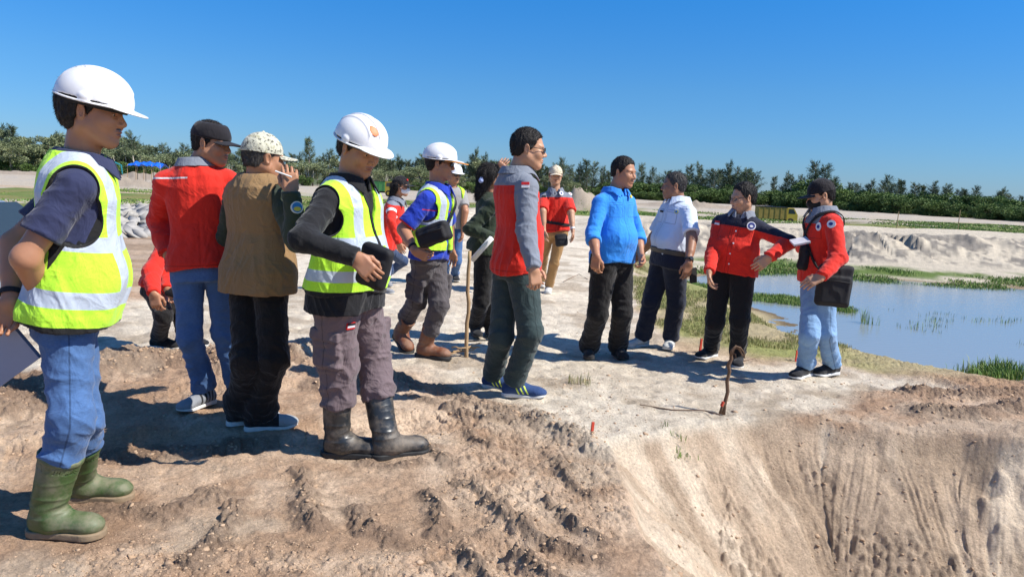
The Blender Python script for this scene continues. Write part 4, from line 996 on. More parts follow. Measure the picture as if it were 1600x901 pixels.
    def trousers(s, mat, waist=.10, off=.010, tor=-.012, knee_r=.056, hem_r=.050, thigh=.084, end=.0, name='trousers', seed=11, amp=.007, cargo=False, boot=False, masks=None, tuck=.0, stack=.0):
        up = s.up
        def f(P):
            q = s.tl(P); h = q[:, 2]
            d = s.torso(P, tor + .014 * ss(.02, -.06, h)); d = np.maximum(d, h - waist); d = np.maximum(d, -.10 - h)
            for sd_ in (1, -1):
                hp, kn, an = s.hp[sd_], s.kn[sd_], s.an[sd_]; sc = s.s
                e = rc(P, hp - up * .05, kn, thigh * .92 * sc + off, knee_r * .86 * sc + off); e = smx(e, h - .0, .03)
                ax = unit(an - kn); endp = kn + (an - kn) * (1 - end) if end >= 0 else an - ax * end
                g = rc(P, kn, endp, knee_r * .86 * sc + off, hem_r * .88 * sc + off)
                g = np.maximum(g, (P - A3(*endp)) @ ax.astype(np.float32) - .002)
                if stack: g = su(g, np.maximum(rc(P, endp - ax * .07, endp - ax * .01, hem_r * sc + off + stack, hem_r * sc + off + stack * .7), (P - A3(*endp)) @ ax.astype(np.float32)), .02)
                e = su(e, g, .03)
                if cargo:
                    c = hp + (kn - hp) * .72 + s.r * sd_ * (.066 * sc + off); R = np.stack([s.f, s.r, unit(kn - hp)], 1); e = su(e, rbox(P, c, (.070, .024, .085), .012, R), .005)
                    c2 = c - unit(kn - hp) * .062; e = su(e, rbox(P, c2 - unit(kn - hp) * .01, (.075, .031, .022), .006, R), .003)
                d = su(d, e, .028)
            return d
        lo, hi = s.box_of([s.pel + up * (waist + .01), *s.hp.values(), *s.kn.values(), *s.an.values()], .13 + s.belly); lo[2] = min(a[2] for a in s.an.values()) - .08
        V, Fc = surf(f, lo, hi, s.vox)
        segs = []; joints = [(s.pel - up * .06, .10)]
        for sd_ in (1, -1):
            segs += [(s.hp[sd_], s.kn[sd_], .075), (s.kn[sd_], s.an[sd_], .055)]; joints += [(s.kn[sd_], .12), (s.kn[sd_] + (s.an[sd_] - s.kn[sd_]) * (1 - max(end, 0) - .08), .10)]
        V2, _ = s.folds(V, Fc, segs, amp * .8, joints, amp * 1.3, seed, fa=15, fp=8); V2 = V + (V2 - V) * ss(.0, -.12, s.tl(V.astype(np.float32))[:, 2])[:, None]
        at = s.masks(V, masks); ls = np.zeros(len(V)); lo_ = np.full(len(V), -1.); bd = np.full(len(V), 9.)
        for sd_ in (1, -1):
            for a, b in ((s.hp[sd_] + up * .1, s.kn[sd_]), (s.kn[sd_], s.an[sd_])):
                L = np.linalg.norm(b - a); ax = (b - a) / L; pa = V - a; t = np.clip(pa @ ax, 0, L); per = pa - np.outer(t, ax); d_ = np.linalg.norm(per, axis=1); m = d_ < bd
                ls = np.where(m, per @ s.f, ls); lo_ = np.where(m, per @ s.r * sd_, lo_); bd = np.where(m, d_, bd)
        at['ls'] = ls; at['lo'] = lo_
        return s.emit(name, V2, Fc, mat, attrs=at)
    def belt(s, mat, h=.10, off=.016, w_=.018):
        def f(P):
            q = s.tl(P)[:, 2]; return np.maximum(s.torso(P, off), np.abs(q - h) - w_)
        lo, hi = s.box_of([s.pel + s.up * h], .22 + s.belly); V, Fc = surf(f, lo, hi, s.vox * .7); return s.emit('belt', V, Fc, mat)
    # ---- footwear (local frame: y towards the toes, z up, origin under the ankle on the ground)
    def foot_frame(s, q):
        h, d, lift = s.ft[q]; R = np.stack([np.cross(d, [0, 0, 1]), d, [0, 0, 1]], 1)
        if lift:                          # heel raised: turn about the toe
            a = math.asin(min(.9, lift / .20)); toe = h + d * .24; R2 = R @ rotx(-a); o = toe - R2 @ np.array([0, .175, 0]); return o, R2
        return h + d * .065 * s.s, R
    def shoes(s, mat, sole=None, masks=None, name='shoe', high=0.0, size=1.0, solemask=None):
        for q in (1, -1):
            o, R = s.foot_frame(q); k = s.s * size
            def up_(P):
                d = rc(P, (0, -.032, .046), (0, .035, .058), .040, .038)
                d = su(d, rc(P, (0, .03, .056), (q * -.004, .135, .036), .038, .032, ((1, 0, 0), 1.18)), .03)
                d = su(d, ell(P, (q * -.005, .150, .034), (.046, .050, .028)), .02)
                d = su(d, rc(P, (0, -.020, .06), (0, -.012, .098 + high), .036, .040), .02)
                d = sx(d, rc(P, (0, -.010, .088 + high), (0, -.008, .2 + high), .032, .036), .006)
                return smx(d, .014 + .008 * ss(.12, .19, P[:, 1]) - P[:, 2], .004)
            V, Fc = surf(up_, (-.06, -.09, 0), (.06, .21, .15 + high), max(.0032, s.vf))
            at = {}
            if masks:
                x, y, z = V.T
                for i, m in enumerate(masks): at['m%d' % (i + 1)] = m(x, y, z)
            sh = s.emit(name, place(V * k, o, R), Fc, mat, attrs=at)
            def so_(P):
                xy = P.copy(); xy[:, 2] = 0
                d = np.minimum(rc(xy, (0, -.034, 0), (0, .05, 0), .039, .036), rc(xy, (0, .05, 0), (q * -.005, .140, 0), .036, .0455)); d = su(d, sphere(xy, (q * -.006, .158, 0), .036), .03)
                return smx(d + .001, np.abs(P[:, 2] - .012 - .003 * np.cos(P[:, 1] * 30) - .010 * np.clip((P[:, 1] - .12) / .08, 0, 1)) - .013 + .004 * ss(.0, .1, P[:, 1]), .005)
            V, Fc = surf(so_, (-.07, -.10, -.01), (.07, .22, .05), max(.0034, s.vf))
            s.emit('sole', place(V * k, o, R), Fc, sole or M_SOLEW, parent=sh)
        return s
    def boots(s, mat, top=.34, sole=None, r0=.058, r1=.070, name='rubber_boot', size=1.04, round_=1.0):
        for q in (1, -1):
            o, R = s.foot_frame(q); k = s.s * size; ax = R.T @ unit(s.kn[q] - s.an[q]); a0 = np.array([0, -.005, .085]); tp = a0 + ax * (top - .085)
            def f(P):
                d = rc(P, a0, tp, r0 - .004, r1, ((1, 0, 0), .93))
                d = su(d, rc(P, (0, -.025, .045), (0, .02, .06), .044, .048), .03)
                d = su(d, rc(P, (0, .03, .055), (q * -.004, .135, .046), .046, .042, ((1, 0, 0), 1.12)), .035)
                d = su(d, ell(P, (q * -.005, .158, .043), (.048, .052, .036)), .02)
                d = su(d, np.abs(rc(P, tp - ax * .012, tp - ax * .004, r1, r1)) - .003, .004) if False else d
                a3 = A3(*ax); t = (P - A3(*tp)) @ a3; d = np.maximum(d, t)
                d = np.maximum(d, -(np.maximum(rc(P, tp - ax * .05, tp + ax * .1, r1 - .007, r1 - .005, ((1, 0, 0), .93)), -(t + .05))))
                rim = np.maximum(rc(P, tp - ax * .03, tp, r1 + .003, r1 + .003, ((1, 0, 0), .93)), np.abs(t + .010) - .008); d = np.minimum(d, np.maximum(rim, -rc(P, tp - ax * .05, tp + ax * .1, r1 - .007, r1 - .005, ((1, 0, 0), .93))))
                return np.maximum(d, .014 - P[:, 2])
            lo = np.minimum([-.08, -.10, 0], tp - .09); hi = np.maximum([.08, .22, .1], tp + .09)
            V, Fc = surf(f, lo, hi, max(.0036, s.vf)); N = vnormals(V, Fc)
            z = V[:, 2]; wr = (1 - np.abs(2 * n3(V[:, 0] * 9, V[:, 1] * 9, z * 34, 5 + q) - 1)) ** 2 * (.004 * np.exp(-((z - .12) / .06) ** 2) + .0015)
            V = V + N * wr[:, None]
            b = s.emit(name, place(V * k, o, R), Fc, mat)
            def so_(P):
                xy = P.copy(); xy[:, 2] = 0
                d = np.minimum(rc(xy, (0, -.034, 0), (0, .05, 0), .046, .042), rc(xy, (0, .05, 0), (q * -.005, .145, 0), .043, .055)); d = su(d, sphere(xy, (q * -.006, .168, 0), .044), .03)
                return smx(d - .002, np.abs(P[:, 2] - .012) - .014, .005)
            V, Fc = surf(so_, (-.08, -.11, -.01), (.08, .23, .05), max(.0036, s.vf)); s.emit('sole', place(V * k, o, R), Fc, sole or M_SOLEM, parent=b)
        return s
    # ---- hair and headgear in the head frame
    def hadd(s, name, f, lo, hi, mat, vox=None, parent=None, disp=0, masks=None, dfreq=(60, 60, 14)):
        V, Fc = surf(f, lo, hi, vox or s.vf); at = {}
        if masks:
            for i, m in enumerate(masks): at['m%d' % (i + 1)] = m(*V.T).astype(np.float32)
        if disp:
            N = vnormals(V, Fc); V = V + N * ((n3(V[:, 0] * dfreq[0], V[:, 1] * dfreq[1], V[:, 2] * dfreq[2], 3) - .45) * disp)[:, None]
        o = s.emit(name, place(V * s.hsz, s.hc, s.HR), Fc, mat, parent=parent, attrs=at)
        if name == 'hair' and len(Fc):   # loose strands standing off the mass of hair
            g = np.random.RandomState(int(s.D * 100)); n = int(np.clip(34000 / s.D ** 1.0, 2500, 9000)); long_ = V[:, 2].min() < -.15
            i = g.randint(len(Fc), size=n); w4 = g.dirichlet([1, 1, 1, 1], n); Q = (V[Fc[i]] * w4[:, :, None]).sum(1); N = vnormals(V, Fc); Nq = N[Fc[i, 0]]
            flow = np.column_stack([Q[:, 0] * 3, -.25 + 2.5 * (Q[:, 1]), -.75 - 2 * (.08 - Q[:, 2])]) ; flow -= Nq * (flow * Nq).sum(1)[:, None]; flow /= np.linalg.norm(flow, axis=1)[:, None] + 1e-6
            D_ = flow + Nq * g.uniform(.12, .55 if not long_ else .25, (n, 1)) + g.normal(0, .28, (n, 3)); D_ /= np.linalg.norm(D_, axis=1)[:, None]; L = g.uniform(.008, .016, n) * (3.5 if long_ else 1); Wd = np.full(n, max(.0006, s.D * .00022))
            sv = np.cross(D_, g.normal(size=(n, 3))); sv /= np.linalg.norm(sv, axis=1)[:, None] + 1e-9
            SV = np.stack([Q - Nq * .002 - sv * Wd[:, None], Q - Nq * .002 + sv * Wd[:, None], Q + D_ * L[:, None]], 1).reshape(-1, 3)
            s.emit('strands', place(SV * s.hsz, s.hc, s.HR), np.arange(n * 3).reshape(-1, 3), mat, parent=o, solid=False)
        return o
    def hair(s, mat=None, thick=.010, line=-.034, nape=-.062, top=1.0, long=0.0, name='hair', slope=1.15):
        HY = [-.10, -.050, -.030, -.018, .002, .012, .020, .040, .052, .066, .12]; HZ = [nape, nape, -.038, -.006, -.004, -.022, -.004, .022, .052, .062 + (line + .038), .068 + (line + .038)]
        def f(P):
            x, y, z = P.T
            d = ell(P, (0, -.014, .024), (.0785 + thick * .35, .096 + thick * .8, .086 + thick * 1.2 * top))
            d = su(d, ell(P, (0, -.045, -.03), (.064 + thick * .25, .052 + thick * .5, .055)), .02)
            d = smx(d, (np.interp(y + .004 * (n3(x * 70, y * 70, z * 40, 4) - .5), HY, HZ) - z) * .55, .006)
            ear = np.minimum(ell(P, (.086, -.004, -.014), (.016, .020, .030)), ell(P, (-.086, -.004, -.014), (.016, .020, .030))); return sx(d, ear, .006)
        o = s.hadd(name, f, (-.11, -.13, min(nape, -.07) - .02), (.11, .12, .14), mat or HAIR, s.vf * 1.1, disp=.007, dfreq=(120, 120, 45))
        return o
    def long_hair(s, mat=None, length=.22, back=.04, capped=0):
        def f(P):
            d = ell(P, (0, -.018, .02), (.094 - capped, .108 - capped, .096 - capped)); d = su(d, rc(P, (0, -.045, -.02), (0, -.06 - back, -length), .082, .06, ((1, 0, 0), 1.15)), .04)
            x, y, z = P.T; d = smx(d, -(z - 1.4 * y + .035) * .7, .01); return d
        return s.hadd('hair', f, (-.14, -.24, -length - .09), (.14, .12, .15), mat or HAIR, s.vf * 1.1, disp=.018, dfreq=(45, 45, 7))
    def helmet(s, mat=None, under=None, tilt=0.0, z0=.030, orange=False, strapc=None, logo=False):
        T = rotx(tilt); mat = mat or M_HELM
        def dome(P, g=0): return ell(P, (0, -.004, z0 + .006), (.112 + g, .132 + g, .108 + g))
        def f(P):
            P = P @ T; x, y, z = P.T; zz = z - z0
            d = np.maximum(dome(P), -zz)
            rdg = np.maximum(np.abs(x) - .016, dome(P, .0065)); d = su(d, np.maximum(rdg, np.maximum(-zz, y - .12)), .006)
            for q in (-1, 1):
                e = np.maximum(np.abs(x - q * .052 - .0) - .007, dome(P, .0045)); e = np.maximum(e, np.maximum(-zz - .0, np.abs(y) - .10)); d = su(d, e, .006)
                d = su(d, ell(P, (q * .108, .01, z0 + .004), (.012, .022, .018)), .006)
            fr = ss(.0, .14, y); a, b = .120 + .003 * fr, .138 + .046 * fr
            k = np.sqrt((x / a) ** 2 + ((y) / b) ** 2); brim = (k - 1) * np.minimum(a, b)
            bz = np.abs(zz + .002 + .18 * np.maximum(0, y - .10) + .05 * (np.abs(x) / .12) ** 2 * .2) - .0032
            d = su(d, smx(brim, bz, .003), .006)
            return sx(d, np.maximum(dome(P, -.006), -zz - .03), .002)
        h = s.hadd('hard_hat', f, (-.15, -.17, -.08), (.15, .23, .17), mat, max(.0030, s.vf * .95))
        def band(P):
            P = P @ T; x, y, z = P.T; k = ell(P, (0, -.006, z0 - .01), (.094, .113, .20)); return np.maximum(np.abs(k) - .003, np.abs(z - z0 + .012) - .013)
        s.hadd('headband', band, (-.12, -.14, -.05), (.12, .13, .07), strapc or M_BLACK, parent=h)
        if orange:
            s.hadd('sun_visor', lambda P: (lambda Q: np.maximum(np.maximum(ell(Q, (0, .09, z0 - .014), (.095, .13, .3)), .05 - Q[:, 1]), np.abs(Q[:, 2] - z0 + .018 + .10 * (Q[:, 1] - .1)) - .004))(P @ T), (-.11, .0, -.06), (.11, .24, .08), simple('orange_peak', (.75, .30, .05), .6), parent=h)
        if logo:
            s.hadd('emblem', lambda P: np.maximum(np.abs(dome(P @ T, .0025)) - .0022, rc(P @ T, (logo[0], 0, logo[1]), (logo[0], .3, logo[1] + .02), .019, .019)), (-.13, 0, 0), (.13, .17, .17), M_EMBLEM, parent=h)
        return h
    def cap(s, mat, z0=.028, vis=.075, tilt=0.0, vmat=None, tall=0.0, masks=None, army=False):
        T = rotx(tilt)
        def dome(P, g=0): return ell(P, (0, -.010, z0 - .004), (.088 + g, .106 + g, .100 + tall + g))
        def f(P):
            P = P @ T; x, y, z = P.T; d = np.maximum(dome(P), -(z - z0 + .012 + .10 * y * 0)); 
            if army: d = smx(dome(P, .006), np.maximum(z - z0 - .075, -(z - z0 + .012)), .014)
            d = su(d, sphere(P, (0, -.012, z0 + .096 + tall), .007), .004) if not army else d
            return sx(d, np.maximum(dome(P, -.004), -(z - z0 + .02)), .002)
        h = s.hadd('cap', f, (-.12, -.14, -.03), (.12, .13, .16), mat, s.vf, disp=.003, dfreq=(30, 30, 30), masks=masks)
        def v(P):
            P = P @ T; x, y, z = P.T; e = np.sqrt((x / .078) ** 2 + ((y - .070) / (vis + .032)) ** 2) - 1
            zz = z - (z0 - .010 - .10 * (y - .08)) + 3.6 * x * x; return np.maximum(np.maximum(e * .07, .060 - y), np.abs(zz) - .0034)
        s.hadd('visor', v, (-.10, .02, -.07), (.10, .21, .10), vmat or mat, max(.0028, s.vf * .9), parent=h)
        return h
    def mask(s, mat):
        def f(P):
            x, y, z = P.T; d = ell(P, (0, .030, -.060), (.068, .078, .060)); d = su(d, sphere(P, (0, .085, -.045), .028), .03)
            d = np.maximum(d, np.maximum(-(y - .02), np.maximum(z + .022 - .12 * (y - .08), -(z + .125)))); return d
        m = s.hadd('face_mask', f, (-.09, 0, -.14), (.09, .14, .01), mat, disp=.002)
        for q in (-1, 1):
            mb = MB(); pts = [np.array([q * .062, .045, -.040]), np.array([q * .074, .015, -.022]), np.array([q * .088, -.012, 0.0])]
            mb.tube([place(p * s.hsz, s.hc, s.HR) for p in pts], .0018, 5); mb.build('ear_loop', mat, m)
    def glasses(s, dark=True):
        mb = MB(); T_ = lambda p: place(np.array(p) * s.hsz, s.hc, s.HR)
        for q in (-1, 1):
            pts = [T_((q * .033 + .024 * math.cos(t), .104 - .012 * abs(math.cos(t)) * (1 if math.cos(t) * q > 0 else 0), -.008 + .016 * math.sin(t))) for t in np.linspace(0, 2 * math.pi, 15)]
            mb.tube(pts, .0016, 5, False)
            mb.tube([T_((q * .057, .095, -.003)), T_((q * .074, .060, 0)), T_((q * .083, -.005, .004)), T_((q * .083, -.02, -.01))], .0022, 5)
        mb.tube([T_((-.009, .106, -.006)), T_((.009, .106, -.006))], .0016, 5)
        g = mb.build('glasses', M_SOLEB, s.root)
        if dark is not None:
            for q in (-1, 1):
                l = MB(); P_ = [T_((q * .033 + .023 * math.cos(t), .1035 - .011 * abs(math.cos(t)) * (1 if math.cos(t) * q > 0 else 0), -.008 + .015 * math.sin(t))) for t in np.linspace(0, 2 * math.pi, 13)[:-1]]
                l.add(P_, [tuple(range(12))]); l.build('lens', M_GLASSD if dark else M_LENS, g)
    # ---- things laid on the clothes
    def bvh(s):
        V, Fc = join(s.col); s._b = BVHTree.FromPolygons(V.tolist(), Fc.tolist()); return s._b
    def hit(s, px, py):
        b = getattr(s, '_b', None) or s.bvh(); d = ray(px, py); h = b.ray_cast(Vector((CAM - s.base).tolist()), Vector(d.tolist()))
        if h[0] is None: return None
        n = np.array(h[1]); n = n if n @ d < 0 else -n; return np.array(h[0]), n
    def badge(s, px, py, r, mats, name='badge', oval=1.0, shape='disc', rot=0.0, lift=.004, parent=None):
        """a patch lying on the cloth where that pixel's ray meets it; rings from outside in"""
        h = s.hit(px, py)
        if h is None: print('badge missed', name, px, py); return None
        p, n = h; ns = [n]
        for dx, dy in ((3, 0), (-3, 0), (0, 3), (0, -3)):
            g = s.hit(px + dx, py + dy)
            if g is not None and np.linalg.norm(g[0] - p) < .08: ns.append(g[1])
        n = unit(np.mean(ns, 0)); u = unit(s.up - n * (s.up @ n)); r_ = np.cross(u, n); first = None
        ca, sa = math.cos(rot), math.sin(rot); u, r_ = u * ca + r_ * sa, r_ * ca - u * sa
        for i, (k, mt, off_) in enumerate(mats):
            mb = MB(); c = p + n * (lift + .0015 * i) + (u * off_[1] + r_ * off_[0]) * r
            if shape == 'disc': ring = [(math.cos(t) * oval, math.sin(t)) for t in np.linspace(0, 2 * math.pi, 21)[:-1]]
            else: ring = [(-oval, -1), (oval, -1), (oval, 1), (-oval, 1)]
            if isinstance(k, tuple): kx, ky = k
            else: kx = ky = k
            T_ = [c + (r_ * a * kx + u * b * ky) * r for a, b in ring]; B_ = [q - n * (lift + .006) for q in T_]; m = len(ring)
            mb.add(T_ + B_, [tuple(range(m))] + [(j, j + m, (j + 1) % m + m, (j + 1) % m) for j in range(m)])
            o = mb.build(name if i == 0 else 'mark', mt, first or parent or s.root); first = first or o
        return first
    def loop_strap(s, c, n, width=.03, off=.03, mat=None, name='strap', t0=0, t1=360, parent=None, thick=.003):
        n = unit(n); a = unit(np.cross(n, s.up) if abs(n @ s.up) < .95 else s.f); b = np.cross(n, a); pts = []
        for t in np.radians(np.arange(t0, t1 + (0 if t1 - t0 == 360 else 1), 7)):
            d = a * math.cos(t) + b * math.sin(t); L = np.linspace(.45, .02, 130); Q = (c + d * L[:, None]).astype(np.float32); v = s.torso(Q, off)
            k = np.argmax(v < 0) if (v < 0).any() else 129; pts.append(c + d * L[k])
        pts = np.array(pts); closed = t1 - t0 == 360; m = len(pts); nt_ = []
        for i in range(m):
            t = pts[(i + 1) % m] - pts[i - 1] if closed or 0 < i < m - 1 else (pts[1] - pts[0] if i == 0 else pts[-1] - pts[-2])
            o_ = unit(pts[i] - c); nt_.append((unit(t), o_))
        mb = MB(); V = []
        for p, (t, o_) in zip(pts, nt_):
            o_ = unit(o_ - n * (o_ @ n)); o_ = unit(o_ - t * (o_ @ t))
            for e, g in ((-1, -1), (1, -1), (1, 1), (-1, 1)): V.append(p + n * e * width / 2 + o_ * (g * thick + thick))
        Fc = []
        for i in range(m if closed else m - 1):
            j = (i + 1) % m
            for k in range(4): Fc.append((i * 4 + k, i * 4 + (k + 1) % 4, j * 4 + (k + 1) % 4, j * 4 + k))
        mb.add(V, Fc); return mb.build(name, mat or M_STRAP, parent or s.root, smooth=False)
def sdf_obj(name, f, lo, hi, vox, mat, loc, R=np.eye(3), parent=None, disp=0, freq=20, attrs=None, **kw):
    """a loose object from a distance function in its own frame"""
    V, Fc = surf(f, lo, hi, vox)
    if disp:
        N = vnormals(V, Fc); V = V + N * (((1 - np.abs(2 * n3(V[:, 0] * freq, V[:, 1] * freq * 1.3, V[:, 2] * freq * .7, 8) - 1)) ** 1.5 - .4) * disp)[:, None]
    at = {k: v(*V.T).astype(np.float32) for k, v in (attrs or {}).items()}
    return obj(name, new_mesh(name, V @ np.asarray(R).T, Fc, [mat], attrs=at), parent, loc, **kw)
M_EMBLEM = simple('orange_red_emblem', (.75, .20, .06), .5, .4, .5, 90)
M_LENS = simple('tinted_lens', (.05, .05, .055), .08, .6, .1)
print('body kit', time.time() - T00)
# ------------------------------------------------------------------ cloth materials
RED = (.66, .028, .016); GREY = (.20, .22, .26); DENIM = (.062, .130, .28)
C_NAVY = mat_cloth('navy_polo_cloth', (.030, .036, .085)); C_VEST = mat_cloth('lime_mesh_cloth', LIME, M_SILVER, (.015, .015, .015), kind='mesh')
C_JEANS = mat_cloth('blue_denim', DENIM, kind='denim', bump=.4); C_JEANSD = mat_cloth('dark_denim', (.030, .055, .12), kind='denim', bump=.4); C_JEANSL = mat_cloth('light_denim', (.20, .34, .54), kind='denim', bump=.4)
C_RED = mat_cloth('red_cotton', RED, GREY, (.75, .75, .74), (.60, .03, .02)); C_REDNAVY = mat_cloth('red_cotton_navy_yoke', RED, (.014, .016, .034), (.75, .75, .74))
C_REDP = mat_cloth('plain_red_cotton', RED, (.7, .7, .7)); C_GREY = mat_cloth('grey_cotton', GREY)
C_KHAKI = mat_cloth('khaki_canvas', (.27, .165, .075), bump=.4); C_OLIVE = mat_cloth('olive_cotton', (.040, .052, .034)); C_DGREEN = mat_cloth('dark_green_jersey', (.032, .045, .026))
C_BLACK = mat_cloth('black_cotton', (.013, .013, .015)); C_BLACKP = mat_cloth('black_twill', (.012, .011, .011), bump=.35); C_MAUVE = mat_cloth('mauve_grey_canvas', (.155, .115, .122), bump=.4)
C_GREYP = mat_cloth('dark_grey_canvas', (.085, .075, .078), bump=.4); C_BLUE = mat_cloth('royal_blue_cotton', (.018, .050, .42), (.60, .03, .02)); C_SKY = mat_cloth('sky_blue_shirt_cotton', (.035, .27, .80))
C_WHITE = mat_cloth('white_shirt_cotton', (.60, .68, .80), mottle=.05); C_NAVYP = mat_cloth('navy_trouser_cloth', (.016, .020, .036)); C_TEAL = mat_cloth('dark_green_grey_denim', (.035, .055, .055), kind='denim', bump=.4)
C_TAN = mat_cloth('tan_chino_cloth', (.36, .21, .085)); C_TEE = mat_cloth('grey_jersey', (.30, .29, .28)); C_CAMO = mat_cloth('camouflage_cloth', (.56, .54, .42), kind='camo')
C_CREAM = mat_cloth('cream_cap_cloth', (.70, .60, .44)); C_CAPB = mat_cloth('black_cap_cloth', (.016, .014, .017)); C_MASKW = mat_cloth('white_mask_cloth', (.72, .73, .74)); C_MASKB = mat_cloth('black_mask_cloth', (.015, .015, .016))
C_SHOEB = mat_cloth('black_sneaker_mesh', (.018, .018, .020), (.35, .37, .38), weave=300); C_SHOEG = mat_cloth('grey_sneaker_mesh', (.25, .26, .28), (.03, .03, .032), weave=300)
C_SHOEU = mat_cloth('blue_running_shoe_mesh', (.028, .060, .16), (.62, .75, .10), weave=300); C_SHOEW = mat_cloth('white_shoe_leather', (.55, .55, .52), (.05, .06, .12))
B_GREEN = mat_plastic('green_rubber', (.055, .105, .030), .36, .5, .2); B_BLACK = mat_plastic('black_rubber', (.022, .025, .028), .35, .55, .25); B_BROWN = mat_plastic('brown_leather', (.20, .068, .028), .5, .55, .3)
W_ = simple('badge_white', (.72, .72, .74), .6); NV = simple('badge_navy', (.02, .035, .20), .6); RD = simple('badge_red', (.60, .02, .02), .6); YL = simple('badge_yellow', (.65, .55, .08), .6); BL = simple('badge_blue', (.03, .20, .55), .6)
SV = simple('watch_silver', (.55, .55, .55), .3, .5, .1, 30, .8)
def watch(p, q, mat, face=None, t=.88, r=.033):
    c = p.el[q] + (p.wr[q] - p.el[q]) * t; ax = unit(p.wr[q] - p.el[q]); n = p.hn[q]; n = unit(n - ax * (n @ ax)); X = np.cross(ax, n); R = np.stack([X, n, ax], 1)
    mb = MB(); k = 20; V = []; Fc = []
    for i in range(k):
        a = 2 * math.pi * i / k
        for rr_, z in ((r, -.010), (r + .003, -.010), (r + .003, .010), (r, .010)): V.append(c + R @ np.array([rr_ * math.cos(a), rr_ * .86 * math.sin(a), z]))
    for i in range(k):
        for j in range(4): Fc.append((i * 4 + j, i * 4 + (j + 1) % 4, ((i + 1) % k) * 4 + (j + 1) % 4, ((i + 1) % k) * 4 + j))
    mb.add(V, Fc); w_ = mb.build('wristwatch', mat, p.root)
    if face:
        m = MB(); m.lathe([(0.001, 0), (.018, 0), (.018, .007), (.015, .009), (.001, .009)], 16, (c + n * (r * .86 + .001), np.stack([X, ax, n], 1))); m.build('watch_face', face, w_)
yoke = lambda dn: (lambda x, y, h, ar, V: h - p.H + dn + .10 * np.maximum(0, np.abs(x) - .10))
def arm_band(sd_, t0, t1, w_=9.0):       # patch on the upper sleeve
    return lambda x, y, h, ar, V: np.minimum(np.minimum(ar[sd_][1] - t0, t1 - ar[sd_][1]) * .28, .05 - ar[sd_][0])

# 1 ---- man in green boots at the left edge
p = Person(2.78, 26, (126, 246), (108, 545), .98, belly=.06, width=1.0, skin=SKIN, label='man in lime safety vest, navy polo, jeans and green rubber boots at the far left')
p.arm(1, (40, 402), (70, 472), (True, False), hand=(120, 480), dh=.05)
p.arm(-1, (22, 380), (16, 470), (False, True), hand=(2, 505), dh=-.02, curl=.9)
p.leg(1, (112, 655), (50, 832), (160, 838)).leg(-1, (128, 652), (100, 780), (168, 778))
p.body((147, 172), 4, 6, hscale=1.04, must=.8, fat=.012, bare=True)
p.hair(thick=.030, nape=-.125, line=-.045); p.helmet(tilt=-.10, z0=.034)
p.shirt(C_NAVY, 'short', hem=p.hy(505), off=.010, up_frac=.70, seed=3); p.collar(C_NAVY, r=.070, hgt=.026)
p.vest(C_VEST, off=.030, hem=p.hy(512), arm_r=.086, drop=.12, vneck=.16, bands=((p.hy(462), .030), (p.hy(376), .027)), straps=.108, flare=.03, strapw=.025, seed=4, tors=.008)
p.trousers(C_JEANS, off=.012, knee_r=.066, hem_r=.068, end=.60, seed=3, amp=.010)
p.boots(B_GREEN, top=.335, r1=.078, r0=.061, size=1.0)
watch(p, -1, M_BLACK, SV, .86); P1 = p
R_ = np.stack([unit([.55, .2, -.55]), unit([.1, -1, .05]), [0, 0, 1]], 1)
fc = p.wr[-1] + p.base + np.array([.03, -.03, -.17])
ax_ = unit(W(40, 555, 2.7) - W(5, 500, 2.7)); bx_ = unit(W(5, 580, 2.7) - W(0, 500, 2.7)); bx_ = unit(bx_ - ax_ * (bx_ @ ax_)); nx_ = np.cross(ax_, bx_)
mb = MB(); mb.box(W(-8, 535, 2.66), (.135, .10, .009), np.stack([unit([.42, .1, -.62]), unit([-.80, .05, -.60]), unit(np.cross(unit([.42, .1, -.62]), unit([-.80, .05, -.60])))], 1))
mb.build('folder', simple('grey_blue_cover', (.24, .29, .40), .4, .5, .1), label='grey blue folder held low by the man in green boots', cat='folder')

# 2 ---- man in red shirt, black cap, seen from behind
p = Person(4.12, 106, (306, 256), (318, 440), 1.0, width=1.0, label='man in plain red shirt and black cap standing with hands behind his back')
p.arm(-1, (248, 345), (262, 396), (False, True), hand=(276, 416), back=(-.3, -1, 0), curl=.9)
p.arm(1, (362, 345), (338, 400), (False, True), hand=(318, 412), back=(.2, -1, 0))
p.leg(-1, (297, 525), (334, 628), (284, 645)).leg(1, (350, 520), (366, 628), (392, 640))
p.body((331, 222), -8, 6, hscale=.98); p.hair(nape=-.055, thick=.008); p.cap(C_CAPB, z0=.030, tilt=-.05, army=True)
p.shirt(C_REDP, 'long', hem=p.hy(421), off=.014, flare=.012, seed=8, amp=.007, tors=.010, loose=.006, masks=[lambda x, y, h, ar, V: np.where((y < 0) & (x < -.03), .0042 - np.abs(h - p.H + .075), -1)])
p.collar(C_GREY, r=.068); p.trousers(C_JEANS, waist=.12, seed=8, end=.08, hem_r=.062, amp=.009); p.shoes(C_SHOEG, masks=[lambda x, y, z: np.minimum(.06 - np.abs(y - .02), .5 - np.abs(((y * 60) % 1.6) - .8) - .1)])
